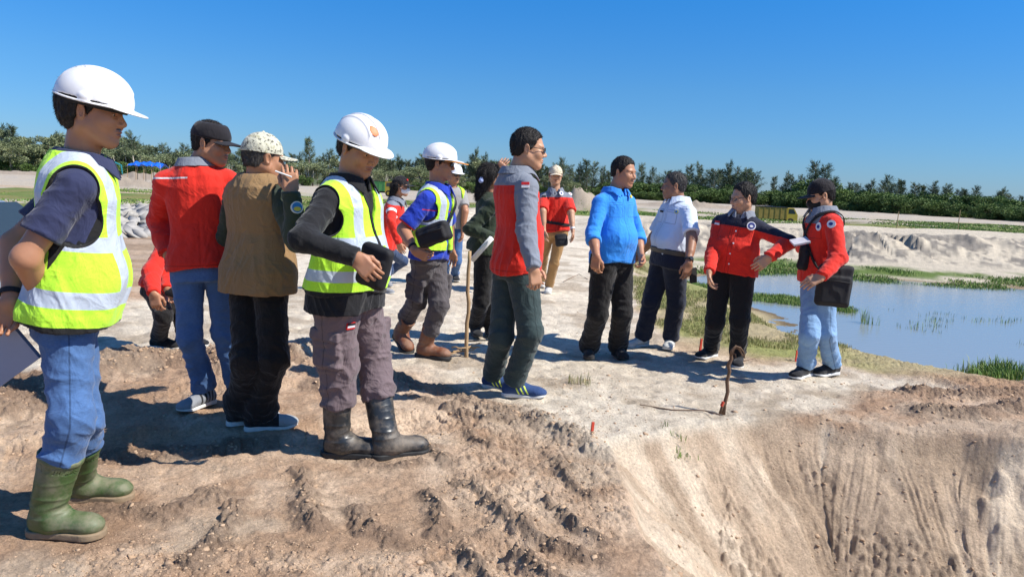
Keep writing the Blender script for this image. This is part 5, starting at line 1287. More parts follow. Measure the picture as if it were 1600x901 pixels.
# 3 ---- khaki vest
p = Person(3.92, 62, (402, 275), (404, 478), 1.0, width=1.08, belly=.02, label='man in khaki waistcoat and camouflage cap seen from behind')
p.arm(1, (464, 378), (455, 300), (True, False), hand=(452, 258), back=(.3, -.9, .2), curl=.55, dh=.02)
p.arm(-1, (356, 372), (400, 400), (False, False))
p.leg(-1, (385, 565), (356, 664), (404, 660)).leg(1, (428, 560), (384, 672), (450, 668))
p.body((412, 245), 38, 4, hscale=1.02, fat=.006); p.hair(HAIRG, nape=-.055, thick=.001); p.cap(C_CAMO, z0=.028, tilt=-.02)
p.shirt(C_OLIVE, 'long', hem=.06, off=.006, seed=12, loose=.006, amp=.007)
p.vest(C_KHAKI, off=.022, hem=p.hy(475), arm_r=.075, drop=.035, vneck=.12, bands=((-2, .01),), straps=0, seed=14, flare=.025, name='waistcoat', tors=.008, amp=.006)
p.trousers(C_BLACKP, seed=13, end=.02, hem_r=.066, amp=.011, knee_r=.068, stack=.012)
p.shoes(C_SHOEB, masks=[lambda x, y, z: np.minimum(y - .10, z - .022)], size=1.05)
p.badge(464, 324, .030, [(1, W_, (0, 0)), (.82, BL, (0, 0)), ((.6, .35), YL, (0, -.25))])
c = p.wr[1] + p.hd[1] * .12; mb = MB(); mb.tube([c + p.base + np.array([-.06, -.03, -.02]), c + p.base + np.array([.02, -.03, -.045])], .004, 8); mb.build('cigarette', M_PAPER, label='white cigarette between the fingers of the man in the camouflage cap', cat='cigarette')
# 4 ---- helmet man in black rubber boots
p = Person(3.60, -22, (545, 282), (542, 492), 1.0, belly=.05, width=1.10, label='man in lime vest, black long sleeves, white helmet and black rubber boots looking down')
p.arm(1, (474, 374), (556, 402), (True, True), hand=(584, 432), dh=-.02, back=(-.2, -1, .35), curl=.75)
p.arm(-1, (584, 390), (584, 450), (False, False), hand=(592, 500), curl=.6)
p.leg(1, (528, 572), (508, 710), (560, 712)).leg(-1, (582, 560), (584, 716), (655, 706))
p.body((562, 230), -34, 20, hscale=1.04, fat=.008, must=0); p.hair(thick=.016, nape=-.065); p.helmet(tilt=.0, z0=.032, logo=(.035, .100), strapc=M_STRAP)
p.shirt(C_BLACK, 'long', hem=p.hy(489), off=.012, seed=21, loose=.006, amp=.007, flare=.034); p.collar(C_BLACK, r=.070, gap=.6)
p.vest(C_VEST, off=.028, hem=p.hy(458), arm_r=.078, drop=.08, vneck=.22, vs=.26, bands=((p.hy(428), .026), (p.hy(377), .024)), straps=.100, seed=22, flare=.02, tors=.008, strapw=.024)
p.trousers(C_MAUVE, seed=23, end=.50, hem_r=.080, knee_r=.088, thigh=.106, amp=.014, cargo=True)
p.boots(B_BLACK, top=.36, r1=.072, r0=.060, size=1.06, sole=M_SOLEB); P4 = p
p.badge(548, 509, .016, [(1, RD, (0, 0)), ((.9, .45), W_, (0, 0)), ((.9, .3), M_BLACK, (0, .6))], 'label_patch', 1.6, 'rect')
st4 = p.loop_strap(p.pel + p.up * .26, np.cross(unit(p.r * .35 + p.up * 1.2), p.f), .014, .030, name='bag_strap'); 
def pouch(name, px, py, D, hx, hz, hy, az, tilt, label, cat='bag', mat=None, pockets=True, roll=0.0, rr=.03, ds=.006):
    o = W(px, py, D); R = rotz(rad(az)) @ roty(tilt) @ rotx(roll)
    f = lambda P: su(rbox(P, (0, 0, 0), (hx, hy, hz), min(hy, rr)), rbox(P, (0, -hy * .55, -hz * .18), (hx * .86, hy * .75, hz * .68), rr * .6), .008)
    b = sdf_obj(name, f, (-hx - .03, -hy * 2, -hz - .03), (hx + .03, hy * 2, hz + .03), max(.004, D * .0011), mat or M_BLACK, o, R, disp=ds, freq=17, label=label, cat=cat)
    if pockets:
        mb = MB(); mb.tube([(-hx * .78, -hy * 1.33, hz * .22), (0, -hy * 1.38, hz * .26), (hx * .78, -hy * 1.33, hz * .22)], .0035, 6); mb.v = [tuple(R @ np.array(v)) for v in mb.v]; mb.build('zip', M_STRAP, b, smooth=True)
    return b
pouch('sling_bag', 585, 416, 3.34, .078, .098, .026, -24, .25, 'black sling bag under the hand of the man looking down in the lime vest')
# 5 ---- bending man mostly hidden behind the red shirt
p = Person(5.6, 0, (280, 365), (254, 442), .98, stand=False, label='bending man in red sleeves and black trousers behind the man in the black cap')
p.arm(1, (237, 425), (240, 458), (True, True), hand=(243, 472), curl=.7); p.arm(-1, (268, 425), (262, 452), (True, True), hand=(270, 460), curl=.9)
p.leg(1, (256, 492), (236, 543), (262, 545)).leg(-1, (283, 492), (275, 540), (300, 541))
p.body((300, 335), 0, 40); p.hair()
p.shirt(C_RED, 'long', front=2, hem=-.03, off=.012, seed=31, loose=.008); p.trousers(C_BLACKP, seed=32, end=.04); p.shoes(C_SHOEB)
pouch('small_pouch', 268, 456, 5.35, .05, .035, .02, -10, .2, 'small black pouch in the hand of the bending man in red', pockets=False)
# 6 ---- woman with mask
p = Person(8.85, -8, (620, 312), (602, 382), .94, stand=False, width=.92, label='woman in black cap, white face mask and red shirt walking with bent knee')
p.arm(1, (611, 348), (623, 380), (True, True), hand=(628, 394), curl=.5); p.arm(-1, (632, 345), (630, 375), (False, True))
p.leg(-1, (630, 408), (596, 446), (612, 450), lift=.05).leg(1, (607, 422), (590, 457), (616, 460))
p.body((627, 290), -12, 2, female=True); p.long_hair(length=.20, capped=.020); p.cap(C_CAPB, z0=.028); p.mask(C_MASKW); p.glasses(True)
p.shirt(C_RED, 'long', front=2, hem=-.03, off=.012, flare=.02, seed=41, masks=[yoke(.055), arm_band(1, .24, .42)], amp=.009); p.collar(C_GREY)
p.trousers(C_JEANSD, seed=42, end=.05, hem_r=.048); p.shoes(C_SHOEG, size=.92)
p.hadd('emblem', lambda P: sphere(P, (.02, .082, .075), .014), (-.02, .05, .04), (.06, .12, .1), RD)
# 7 ---- helmet man in royal blue
p = Person(5.66, -18, (683, 292), (672, 412), .98, width=1.0, label='man in royal blue shirt, lime vest, white helmet and brown boots with sling bag')
p.arm(1, (630, 358), (648, 392), (True, True), hand=(668, 402), curl=.7, back=(-.5, -.8, 0)); p.arm(-1, (700, 350), (705, 390), (False, False))
p.leg(1, (652, 470), (618, 540), (640, 552), lift=.07).leg(-1, (686, 475), (652, 556), (688, 560))
p.body((688, 254), -6, 4, bare=True); p.hair(thick=.012, nape=-.065); p.helmet(z0=.032, orange=True, tilt=.02); p.glasses(True)
p.shirt(C_BLUE, 'short', hem=p.hy(406), off=.012, up_frac=.86, seed=51, masks=[lambda x, y, h, ar, V: np.maximum(np.where(y > 0, .004 - np.abs(h - .30), -1), np.minimum(ar[1][1] - .83, .05 - ar[1][0]))], amp=.007); p.collar(C_BLUE)
p.vest(C_VEST, off=.026, hem=p.hy(392), arm_r=.084, drop=.08, vneck=.30, vs=.22, bands=((p.hy(346), .026),), straps=.098, seed=52, openf=.035, strapw=.026, tors=.008)
p.trousers(C_GREYP, seed=53, end=.34, hem_r=.062, knee_r=.068, thigh=.094, cargo=True, amp=.011)
p.boots(B_BROWN, top=.27, r0=.056, r1=.062, sole=M_SOLEB, name='leather_boot')
p.loop_strap(p.pel + p.up * .27, np.cross(unit(-p.r * .9 + p.up * 1.2), p.f), .026, .036, name='bag_strap')
pouch('crossbody_bag', 678, 366, 5.30, .125, .070, .045, -20, -.38, 'black crossbody bag on the chest of the man in royal blue', 'bag')
watch(p, 1, M_STRAP, None, .82, .031)
# 8 ---- man in grey tee behind
p = Person(10.0, -62, (706, 292), (706, 376), .98, label='man in grey shirt and open lime vest half hidden behind the man in royal blue')
p.arm(1, (688, 330), (690, 362)); p.arm(-1, (727, 330), (723, 362)); p.leg(1, (697, 410), (694, 440), (697, 446)).leg(-1, (714, 408), (709, 437), (718, 443))
p.body((709, 272), -50, 4, must=1.2, bare=True); p.hair(); p.helmet(); p.glasses(True)
p.shirt(C_TEE, 'short', front=0, hem=p.hy(374), off=.010, seed=61); p.vest(C_VEST, off=.03, hem=p.hy(366), vneck=.3, bands=((-2, .02),), straps=0, openf=.10, seed=62)
p.trousers(C_JEANS, seed=63, end=.04); p.shoes(C_SHOEB)
# 9 ---- woman in dark green
p = Person(6.45, 12, (768, 302), (757, 412), .97, width=.95, label='woman with long dark hair in dark green long sleeves beside the wooden pole')
p.arm(1, (735, 358), (772, 372), (True, True), curl=.5); p.arm(-1, (792, 300), (776, 268), (False, True), hand=(797, 240), curl=.35, back=(0, -1, .2))
p.leg(1, (752, 470), (740, 520), (752, 536)).leg(-1, (768, 465), (762, 520), (772, 528))
p.body((768, 275), 18, 0, female=True, brow=.8); p.long_hair(length=.17, back=.02)
p.shirt(C_DGREEN, 'long', front=0, hem=p.hy(396), off=.012, seed=71, flare=.02, loose=.006, amp=.007); p.trousers(C_BLACKP, seed=72, end=.02, hem_r=.066, knee_r=.066, thigh=.096); p.shoes(C_SHOEB, M_SOLEB)
p.badge(735, 330, .034, [(1, BL, (0, 0)), (.72, NV, (0, 0)), ((.45, .25), W_, (.1, .1))])
p.hadd('hair_tie', lambda P: rc(P, (.06, -.10, -.03), (.075, -.115, -.045), .026, .022), (.0, -.18, -.09), (.13, -.05, .02), simple('blue_white_print', (.35, .42, .70), .8, .2, .6, 60))
mb = MB(); a_, b_ = W(738, 406, 6.15), W(768, 372, 6.05); mb.tube([a_, (a_ + b_) / 2, b_], .022, 12); mb.build('paper_roll', M_PAPER, smooth=True, label='white rolled paper held by the woman in dark green', cat='paper roll')
# 10 --- man in red and grey with glasses
p = Person(4.80, 27, (806, 268), (806, 440), 1.02, width=1.06, belly=.035, skin=SKIN2, label='tall bareheaded man with glasses in red and grey shirt and blue running shoes')
p.arm(1, (822, 362), (834, 420), (True, True), hand=(838, 452), curl=.75, dh=.0); p.arm(-1, (834, 362), (836, 415), (False, True))
p.leg(-1, (783, 525), (756, 604), (788, 610)).leg(1, (829, 518), (786, 618), (848, 622))
p.body((826, 231), -2, 4, hscale=1.02, fat=.006); p.hair(thick=.009, nape=-.055, line=-.032, top=1.3); p.glasses(False)
p.shirt(C_RED, 'long', front=2, hem=p.hy(428), off=.014, flare=.012, seed=81, tors=.008, amp=.007, loose=.003, masks=[lambda x, y, h, ar, V: np.maximum(h - p.H + .085 - .02 * (y > .05), np.maximum(.016 - ar[1][0], .018 - ar[1][2])), lambda x, y, h, ar, V: np.where(y > 0, -1, -1) * 1.0])
p.collar(C_GREY, r=.071); p.trousers(C_TEAL, waist=.12, seed=82, end=.05, hem_r=.068, knee_r=.072, thigh=.100, amp=.008)
p.shoes(C_SHOEU, masks=[lambda x, y, z: np.minimum(np.minimum(.045 - np.abs(y - .055 + .5 * (z - .045)), .026 - np.abs(z - .052)), .0045 - np.abs(((y + .5 * z + .30) % .026) - .013))], size=1.08)
p.badge(821, 289, .017, [(1, W_, (0, 0)), ((1.02, .5), RD, (0, .5))], 'flag_patch', 1.35, 'rect', lift=.006)
# 11 --- man in cream cap
p = Person(9.43, -82, (868, 297), (867, 366), .98, skin=SKIN2, label='man in cream cap, red and grey shirt and tan trousers behind the group')
p.arm(1, (848, 330), (850, 360)); p.arm(-1, (892, 332), (895, 360), (True, True), hand=(896, 378), curl=.5)
p.leg(1, (848, 408), (846, 446), (845, 452)).leg(-1, (866, 410), (857, 456), (856, 462))
p.body((868, 273), -88, 2, bare=True); p.hair(thick=.006); p.cap(C_CREAM, z0=.026)
p.shirt(C_RED, 'short', front=2, hem=p.hy(362), off=.012, up_frac=.95, seed=91, masks=[yoke(.085)]); p.collar(C_GREY); p.trousers(C_TAN, seed=92, end=.05, hem_r=.058)
p.shoes(C_SHOEW); p.badge(877, 302, .028, [(1, W_, (0, 0)), (.5, NV, (0, 0))]); p.badge(891, 303, .026, [(1, W_, (0, 0)), (.4, RD, (0, 0))]); p.badge(850, 307, .020, [(1, M_BLACK, (0, 0))], 'patch', 1.2, 'rect')
p.loop_strap(p.pel + p.up * .06, p.up + p.r * -.15, .035, .03, name='waist_strap'); watch(p, -1, W_, None, .9)
pouch('waist_bag', 877, 375, 9.15, .075, .075, .04, 0, -.15, 'black waist bag hanging on the man in the cream cap')
# 12 --- sky blue shirt
p = Person(5.92, -52, (960, 297), (957, 420), 1.0, belly=.065, width=.97, skin=SKIN, label='heavy man in bright blue shirt and black trousers holding a phone')
p.arm(1, (926, 366), (932, 400), (True, True), hand=(928, 432), curl=.8, back=(-.6, -.8, 0)); p.arm(-1, (996, 366), (1002, 400), (False, True), curl=.7)
p.leg(1, (934, 490), (920, 553), (918, 570)).leg(-1, (972, 488), (960, 553), (980, 566))
p.body((975, 268), -40, 6, hscale=.97, fat=.012, brow=1.2); p.hair(thick=.010, nape=-.05, line=-.030, top=1.2)
p.shirt(C_SKY, 'rolled', front=2, flare=.022, hem=p.hy(412), off=.012, up_frac=.36, seed=101, loose=.0, amp=.005, tors=.006); p.collar(C_SKY, gap=.6, hgt=.028); p.trousers(C_BLACKP, waist=.12, seed=102, end=-.02, hem_r=.080, knee_r=.076, thigh=.105, amp=.009)
p.shoes(C_SHOEB, M_SOLEB); p.badge(986, 307, .013, [(1, YL, (0, 0))], 'pin', 1)
mb = MB(); mb.box(W(928, 412, 5.74), (.036, .006, .075), rotz(rad(-25)) @ roty(.1)); mb.build('mobile_phone', M_SOLEB, label='black mobile phone in the hand of the man in the bright blue shirt', cat='phone')
# 13 --- white shirt
p = Person(6.38, -158, (1062, 312), (1047, 404), .97, belly=.055, width=1.06, skin=SKIN3, label='man in short sleeved white shirt and navy trousers turned to the man in bright blue')
p.arm(-1, (1081, 372), (1076, 410), (True, True), hand=(1072, 436), curl=.5, back=(.2, -1, 0)); p.arm(1, (1022, 370), (1003, 395), (False, False), hand=(992, 404))
p.leg(1, (1018, 468), (1012, 540), (990, 542)).leg(-1, (1057, 470), (1048, 540), (1041, 551))
p.body((1053, 289), 176, 2, hscale=.98, fat=.010, bare=True); p.hair(HAIRG, thick=.007, nape=-.055, line=-.026)
p.shirt(C_WHITE, 'short', front=2, flare=0, hem=p.hy(400)-.03, off=.012, up_frac=.82, seed=111, tors=.008); p.collar(C_WHITE); p.trousers(C_NAVYP, waist=p.hy(391)+.01, off=.016, tor=.020, seed=112, end=.02, hem_r=.066, knee_r=.070, thigh=.098); p.belt(simple('olive_belt', (.09, .08, .06), .6), p.hy(394), .026, .019)
p.shoes(C_SHOEW); p.badge(1057, 331, .016, [(1, YL, (0, 0)), (.6, BL, (0, 0))], 'badge', 1); p.badge(1034, 330, .008, [(1, M_BLACK, (0, 0))], 'name_tag', 3.6, 'rect'); watch(p, -1, M_STRAP, M_GLASSD, .90, .034); watch(p, 1, SV, None, .9, .032)
mb = MB(); mb.box(W(1083, 430, 6.22), (.030, .009, .062), rotz(rad(20)) @ roty(-.12)); mb.build('mobile_phone', M_SOLEB, label='black mobile phone held low by the man in the white shirt', cat='phone')
# 14 --- red shirt with navy yoke
p = Person(6.0, -122, (1160, 334), (1146, 438), .99, belly=.045, width=1.08, skin=SKIN2, label='man in red shirt with navy yoke, hand on hip, looking left')
p.arm(1, (1114, 395), (1108, 424), (True, True), hand=(1110, 446), curl=.6); p.arm(-1, (1232, 378), (1202, 402), (True, True), hand=(1180, 420), curl=.5, back=(.1, -1, .3))
p.leg(1, (1117, 502), (1118, 556), (1084, 562)).leg(-1, (1156, 500), (1150, 566), (1154, 577))
p.body((1161, 308), -166, 6, hscale=.98, fat=.010); p.hair(thick=.012, nape=-.055, line=-.028, top=1.2); p.glasses(None)
p.shirt(C_REDNAVY, 'long', front=2, hem=p.hy(441), off=.012, flare=.034, seed=121, masks=[yoke(.105)], amp=.007, tors=.008, loose=.004); p.collar(C_GREY, gap=.9); p.trousers(C_BLACKP, seed=122, end=.02, hem_r=.062, knee_r=.070, thigh=.105)
p.shoes(C_SHOEB); p.badge(1174, 353, .034, [(1, W_, (0, 0)), (.78, NV, (0, 0)), ((.4, .28), W_, (0, -.1))]); p.badge(1208, 351, .030, [(1, W_, (0, 0)), ((.5, .35), NV, (.1, 0))]); p.badge(1121, 348, .016, [(1, W_, (0, 0)), ((1.02, .5), RD, (0, .5))], 'flag_patch', 1.35, 'rect')
watch(p, -1, M_STRAP, M_GLASSD, .9, .034)
for i, (bx, by) in enumerate([(1150, 361), (1146, 380), (1141, 396), (1139, 412)]): p.badge(bx, by, .006, [(1, M_PAPER, (0, 0))], 'button')
# 15 --- man in black cap reading at the right
p = Person(5.64, -174, (1288, 328), (1280, 452), .98, width=1.0, skin=SKIN2, label='man in black cap and face mask reading a booklet, at the right')
p.arm(-1, (1310, 402), (1284, 432), (True, True), hand=(1258, 444), curl=.3, back=(.1, -.6, .7)); p.arm(1, (1268, 385), (1250, 388), (False, False), hand=(1238, 382), curl=.9, back=(0, -.3, -1))
p.leg(1, (1265, 522), (1264, 586), (1232, 594)).leg(-1, (1290, 520), (1308, 584), (1276, 588))
p.body((1282, 304), 176, 16, hscale=.98); p.hair(thick=.006); p.cap(C_CAPB, z0=.030, vmat=C_CAPB); p.mask(C_MASKB)
p.shirt(C_RED, 'long', front=2, hem=p.hy(450), off=.011, seed=131, masks=[lambda x, y, h, ar, V: np.minimum(h - p.H + .10, .105 - np.abs(x))], amp=.007, tors=.008, loose=.005); p.collar(C_GREY, r=.069); p.trousers(C_JEANSL, seed=132, end=.04, hem_r=.062, knee_r=.066, amp=.009)
p.shoes(C_SHOEB, size=1.05); p.badge(1299, 350, .030, [(1, W_, (0, 0)), ((.5, .4), NV, (-.1, 0))]); p.badge(1279, 354, .030, [(1, W_, (0, 0)), ((.55, .45), NV, (0, 0))], oval=.7)
p.loop_strap(p.pel + p.up * .24, np.cross(unit(p.r * .75 + p.up * 1.2), p.f), .022, .024, name='bag_strap'); p.loop_strap(p.pel + p.up * .25, np.cross(unit(-p.r * .8 + p.up * 1.2), p.f), .018, .026, name='bag_strap')
pouch('shoulder_bag', 1303, 446, 5.36, .118, .150, .040, -6, .04, 'large black shoulder bag on the hip of the man with the booklet')
pouch('small_shoulder_bag', 1259, 403, 5.60, .055, .095, .03, 20, .18, 'smaller black bag hanging in front of the man with the booklet', pockets=False)
mb = MB(); mb.box(W(1250, 377, 5.50), (.060, .045, .007), roty(-.25) @ rotx(.35)); mb.build('booklet', simple('booklet_pages', (.55, .52, .55), .7, .2, .3, 25), label='small open booklet in the hand of the man in the face mask', cat='booklet')
print('people', time.time() - T00)
# ------------------------------------------------------------------ clods, stones and sticks on the ground
rs = np.random.RandomState(3)
def blob(n_, seed, sub=1):               # a rough stone: subdivided icosahedron pushed by noise
    import bmesh
    bm = bmesh.new(); bmesh.ops.create_icosphere(bm, subdivisions=sub, radius=1); V = np.array([v.co[:] for v in bm.verts]); Fc = np.array([[v.index for v in f.verts] for f in bm.faces]); bm.free()
    out = []
    for i in range(n_):
        d = (rs.uniform(.55, 1.25, len(V)) if sub == 1 else 1) + 1.1 * (n3(V[:, 0] * 1.3 + i * 9, V[:, 1] * 1.3, V[:, 2] * 1.3, seed + i) - .5) + .3 * (n3(V[:, 0] * 3 + i, V[:, 1] * 3, V[:, 2] * 3, seed + 99) - .5)
        out.append(V * d[:, None] * np.array([1, .8, .55]))
    return out, Fc
SH, SF = blob(12, 5)
def scatter(name, pts, sizes, mat, label, cat, kind='stuff', tone=None):
    Vs, Fs, K, n = [], [], [], 0
    z = land(pts[:, 0].astype(np.float32), pts[:, 1].astype(np.float32))[0]
    for i, (p_, sz) in enumerate(zip(pts, sizes)):
        a = rs.uniform(0, 6.28); R = rotz(a) @ rotx(rs.uniform(-.6, .6)); V_ = (SH[i % 12] * sz) @ R.T + np.array([p_[0], p_[1], z[i] - sz * .08])
        Vs.append(V_); Fs.append(SF + n); n += len(V_); K.append(np.full(len(V_), rs.uniform(0, 1)))
    me = new_mesh(name, np.concatenate(Vs), np.concatenate(Fs), [mat], smooth=False, attrs={'k': np.concatenate(K)})
    return obj(name, me, label=label, cat=cat, kind=kind)
M = Mat('clod_soil', .95, .1); co = M.coord(); k = M.attr('k')
M.color(M.mix(M.noise(co, 40, 3), M.ramp(k, [(0, (.32, .21, .135)), (.6, (.44, .30, .19)), (1, (.54, .39, .27))]), (.48, .34, .225))); M.bump(M.noise(co, 120, 3), .5, .006); M_CLOD = M.m
P_, S_ = [], []
for pts, wd, hh in CREST:
    L = sum(np.linalg.norm(pts[i + 1] - pts[i]) for i in range(len(pts) - 1)); n = int(L * wd * 3.2 / .0030 * (1.0 if hh > .02 else .35)); n = min(n, 1600)
    for _ in range(n):
        i = rs.randint(len(pts) - 1); t = rs.rand(); q = pts[i] * (1 - t) + pts[i + 1] * t; P_.append(q + rs.normal(0, wd * .62, 2)); S_.append(.003 + rs.exponential(.0048) * (1.8 if wd > .2 else 1))
for _ in range(15000):                    # loose crumbs over the brown soil
    q = G(rs.uniform(-60, 960), 590 + 420 * rs.rand() ** 1.0)[:2]; 
    if fbm2(np.array([q[0] * 1.7 + 3]), np.array([q[1] * 1.7]), 3, 15)[0] < .47 and rs.rand() < .85: continue
    P_.append(q); S_.append(.0015 + rs.exponential(.0026))
P_ = np.array(P_); S_ = np.minimum(np.array(S_), .020)
keep = np.array([min(np.hypot(*(q - f)) for f in _fp) > .10 for q in P_]); dqk = poly_sd(P_[:, 0], P_[:, 1], PIT)[0] > .02
P_, S_ = P_[keep & dqk], S_[keep & dqk]
scatter('soil_clods', P_, S_, M_CLOD, 'crumbled clods of brown soil along the churned ridges', 'clods')
P_, S_ = [], []
for _ in range(7500):                    # crumbs on the pit wall and the heap at the right
    q = np.array([rs.uniform(.62, 6.0), rs.uniform(2.2, 5.6)])
    w_ = fbm2(np.array([q[0] * 2.2]), np.array([q[1] * 2.2]), 3, 77)[0]
    if w_ < .50 and rs.rand() < .75: continue
    P_.append(q); S_.append(.002 + rs.exponential(.0042))
P_ = np.array(P_); S_ = np.minimum(np.array(S_), .020)
dw_ = poly_sd(P_[:, 0], P_[:, 1], WHITE)[0]; P_, S_ = P_[dw_ > .05], S_[dw_ > .05]
scatter('sand_clods', P_, S_, M_CLOD, 'crumbs of sandy soil lying on the pit wall', 'clods')
# small litter on the white sand
P_ = np.array([G(rs.uniform(560, 1400), rs.uniform(400, 690))[:2] for _ in range(2600)]); dw_ = poly_sd(P_[:, 0], P_[:, 1], WHITE)[0]
P_ = P_[dw_ < -.02]; scatter('sand_crumbs', P_, .003 + rs.exponential(.0035, len(P_)), M_CLOD, 'small dark crumbs strewn over the white sand', 'crumbs')

# grass
M = Mat('grass_blade', .6, .25); k = M.attr('k'); M.color(M.ramp(k, [(0, (.09, .17, .030)), (.6, (.16, .27, .05)), (1, (.33, .33, .12))])); M_GRASS = M.m
M = Mat('dry_grass_blade', .8, .2); k = M.attr('k'); M.color(M.ramp(k, [(0, (.17, .22, .06)), (.5, (.30, .30, .12)), (1, (.45, .37, .20))])); M_DRY = M.m
def grass(name, pts, H_, mat, label, kind='stuff', nb=9, spread=.05, cat='grass', wid=.004, z=None, group=None):
    n = len(pts); zz = land(pts[:, 0].astype(np.float32), pts[:, 1].astype(np.float32))[0] if z is None else np.maximum(z, land(pts[:, 0].astype(np.float32), pts[:, 1].astype(np.float32))[0])
    B = np.repeat(np.column_stack([pts, zz]), nb, 0); m = len(B); B[:, :2] += rs.normal(0, spread, (m, 2)); h = np.repeat(np.broadcast_to(H_, (n,)), nb) * rs.uniform(.45, 1.15, m)
    a = rs.uniform(0, 6.28, m); ln = rs.uniform(.05, .55, m); D = np.column_stack([np.cos(a) * ln, np.sin(a) * ln, np.ones(m)]); s_ = np.column_stack([-np.sin(a), np.cos(a), np.zeros(m)])
    w_ = wid * rs.uniform(.6, 1.3, m)[:, None]; mid = B + D * np.array([.45, .45, 1]) * (h * .55)[:, None]; tip = B + D * np.array([1, 1, .85]) * h[:, None]
    V = np.stack([B - s_ * w_, B + s_ * w_, mid + s_ * w_ * .8, mid - s_ * w_ * .8, tip], 1).reshape(-1, 3); b = np.arange(m) * 5
    Fc = np.concatenate([np.stack([b, b + 1, b + 2], 1), np.stack([b, b + 2, b + 3], 1), np.stack([b + 3, b + 2, b + 4], 1)])
    me = new_mesh(name, V, Fc, [mat], smooth=False, attrs={'k': np.repeat(rs.uniform(0, 1, m), 5)}); return obj(name, me, label=label, cat=cat, kind=kind, group=group)
def inpoly(poly, n, z=0.0):
    P = pxpoly(poly, z); out = []
    lo, hi = P.min(0), P.max(0)
    while len(out) < n:
        q = rs.uniform(lo, hi, (n * 2, 2)); d = poly_sd(q[:, 0], q[:, 1], P)[0]; out += list(q[d < 0])
    return np.array(out[:n])
def patch(pts, thr, f=1.6, s=33): return pts[fbm2(pts[:, 0] * f, pts[:, 1] * f, 3, s) > thr]
g1 = patch(inpoly([(1075, 470), (1180, 470), (1250, 520), (1330, 560), (1300, 574), (1150, 562), (1030, 530), (990, 480), (985, 400), (1040, 400)], 9000, -.12), .40, 1.2, 121)
grass('short_grass', g1, .045, M_DRY, 'sparse yellowish grass on the damp sand between the road and the pond', nb=6, spread=.03, wid=.0022)
g2 = inpoly([(1050, 452), (1110, 458), (1180, 472), (1175, 464), (1100, 446), (1050, 440)], 700, WZ); grass('shore_grass', g2, .10, M_GRASS, 'green grass fringe at the near edge of the pond', nb=8, spread=.05)
g3 = inpoly([(1178, 470), (1230, 476), (1290, 482), (1330, 490), (1335, 484), (1290, 472), (1230, 464), (1180, 460)], 900, WZ); grass('reed_patch', g3, .07, M_GRASS, 'bright green reed patch standing in the pond behind the two men', nb=8, spread=.05, z=WZ)
g4 = np.concatenate([inpoly([(1500, 598), (1580, 602), (1590, 580), (1560, 572), (1520, 580)], 150, WZ), inpoly([(1590, 600), (1640, 604), (1640, 580), (1600, 580)], 60, WZ)]); grass('shore_tuft', g4, .15, M_GRASS, 'green tuft of grass at the lower right corner of the pond', nb=7, spread=.06, z=WZ)
g5 = patch(inpoly([(1240, 500), (1330, 480), (1600, 500), (1620, 590), (1480, 585), (1330, 558)], 420, WZ), .50, .9, 35); grass('water_reeds', g5, .075, M_GRASS, 'thin scattered reeds rising out of the shallow water', nb=4, spread=.04, z=WZ, wid=.0028)
g6 = patch(inpoly([(1050, 424), (1110, 412), (1220, 408), (1350, 420), (1480, 430), (1660, 438), (1660, 452), (1600, 450), (1480, 444), (1350, 434), (1220, 424), (1110, 427)], 4200, WZ + .1), .50, .8, 36); grass('far_shore_grass', g6, .07, M_GRASS, 'green grass along the far shore of the pond', nb=6, spread=.10, wid=.008)
for i, (x, y, hh, w_) in enumerate([(1058, 676, .05, 'small green sprig at the top of the pit wall'), (1352, 505, .26, 'tall dark reeds beside the jeans of the man with the booklet'), (1334, 565, .12, 'lone green tuft on the wet sand near the black shoe'), (905, 605, .09, 'thin dry weed on the white sand in front of the blue running shoe')]):
    c = G(x, y, -.02 if i in (0, 3) else WZ)[:2]; grass('grass_tuft', c + rs.normal(0, .05, (9, 2)), hh, M_GRASS if i < 3 else M_DRY, w_, kind='stuff', nb=6, spread=.02, cat='grass tuft', wid=.0025, z=None if i in (0, 3) else WZ)
# field grass far off
g7 = patch(np.column_stack([rs.uniform(-75, 0, 26000), rs.uniform(40, 100, 26000)]), .52, .12, 37); g7 = g7[(g7[:, 0] < -3 - 0 * g7[:, 1])]
grass('field_grass', g7, .15, M_GRASS, 'low green growth on the field beyond the embankment', nb=2, spread=.6, wid=.055)
g8 = patch(np.column_stack([rs.uniform(4, 85, 26000), rs.uniform(44, 108, 26000)]), .50, .12, 38); grass('field_growth', g8, .18, M_GRASS, 'green growth on the low ground behind the sand bank', nb=3, spread=.6, wid=.06)

# sticks and stakes
M_WOOD = simple('dry_wood', (.40, .27, .15), .85, .15, .3, 25, 0, .4, 80); M_WOODD = simple('dark_root_wood', (.16, .10, .065), .9, .15, .4, 30, 0, .5, 90); M_RED = simple('red_paint', (.55, .06, .03), .6)
def wob(a, b, n, amp, seed): t = np.linspace(0, 1, n)[:, None]; q = np.array(a) * (1 - t) + np.array(b) * t; return q + amp * (np.random.RandomState(seed).rand(n, 3) - .5) * np.array([1, .6, .1])
D_ = G(729, 558)[1]; base_ = G(729, 558); mb = MB(); mb.tube([q - base_ for q in wob(base_ - [0, 0, .05], W(734, 392, D_ - .02), 12, .016, 2)], np.linspace(.016, .0135, 12), 9)
po = mb.build('wooden_pole', M_WOOD, loc=base_, smooth=True, label='pale wooden pole stuck upright in the sand beside the woman in dark green', cat='pole')
for i in range(7):
    a = G(690 + i * 6 + rs.uniform(-4, 4), 556 + rs.uniform(-6, 6)); b = G(728 + i * 5, 555 + rs.uniform(-7, 6)); a[2] = b[2] = .02 + .012 * i; mb = MB(); mb.tube(list(wob(a, b, 6, .05, i)), .006, 6)
    mb.build('dry_twig', M_WOOD, smooth=True, label='dry twig in the small heap at the foot of the wooden pole', cat='twig', group='twigs at the foot of the pole')
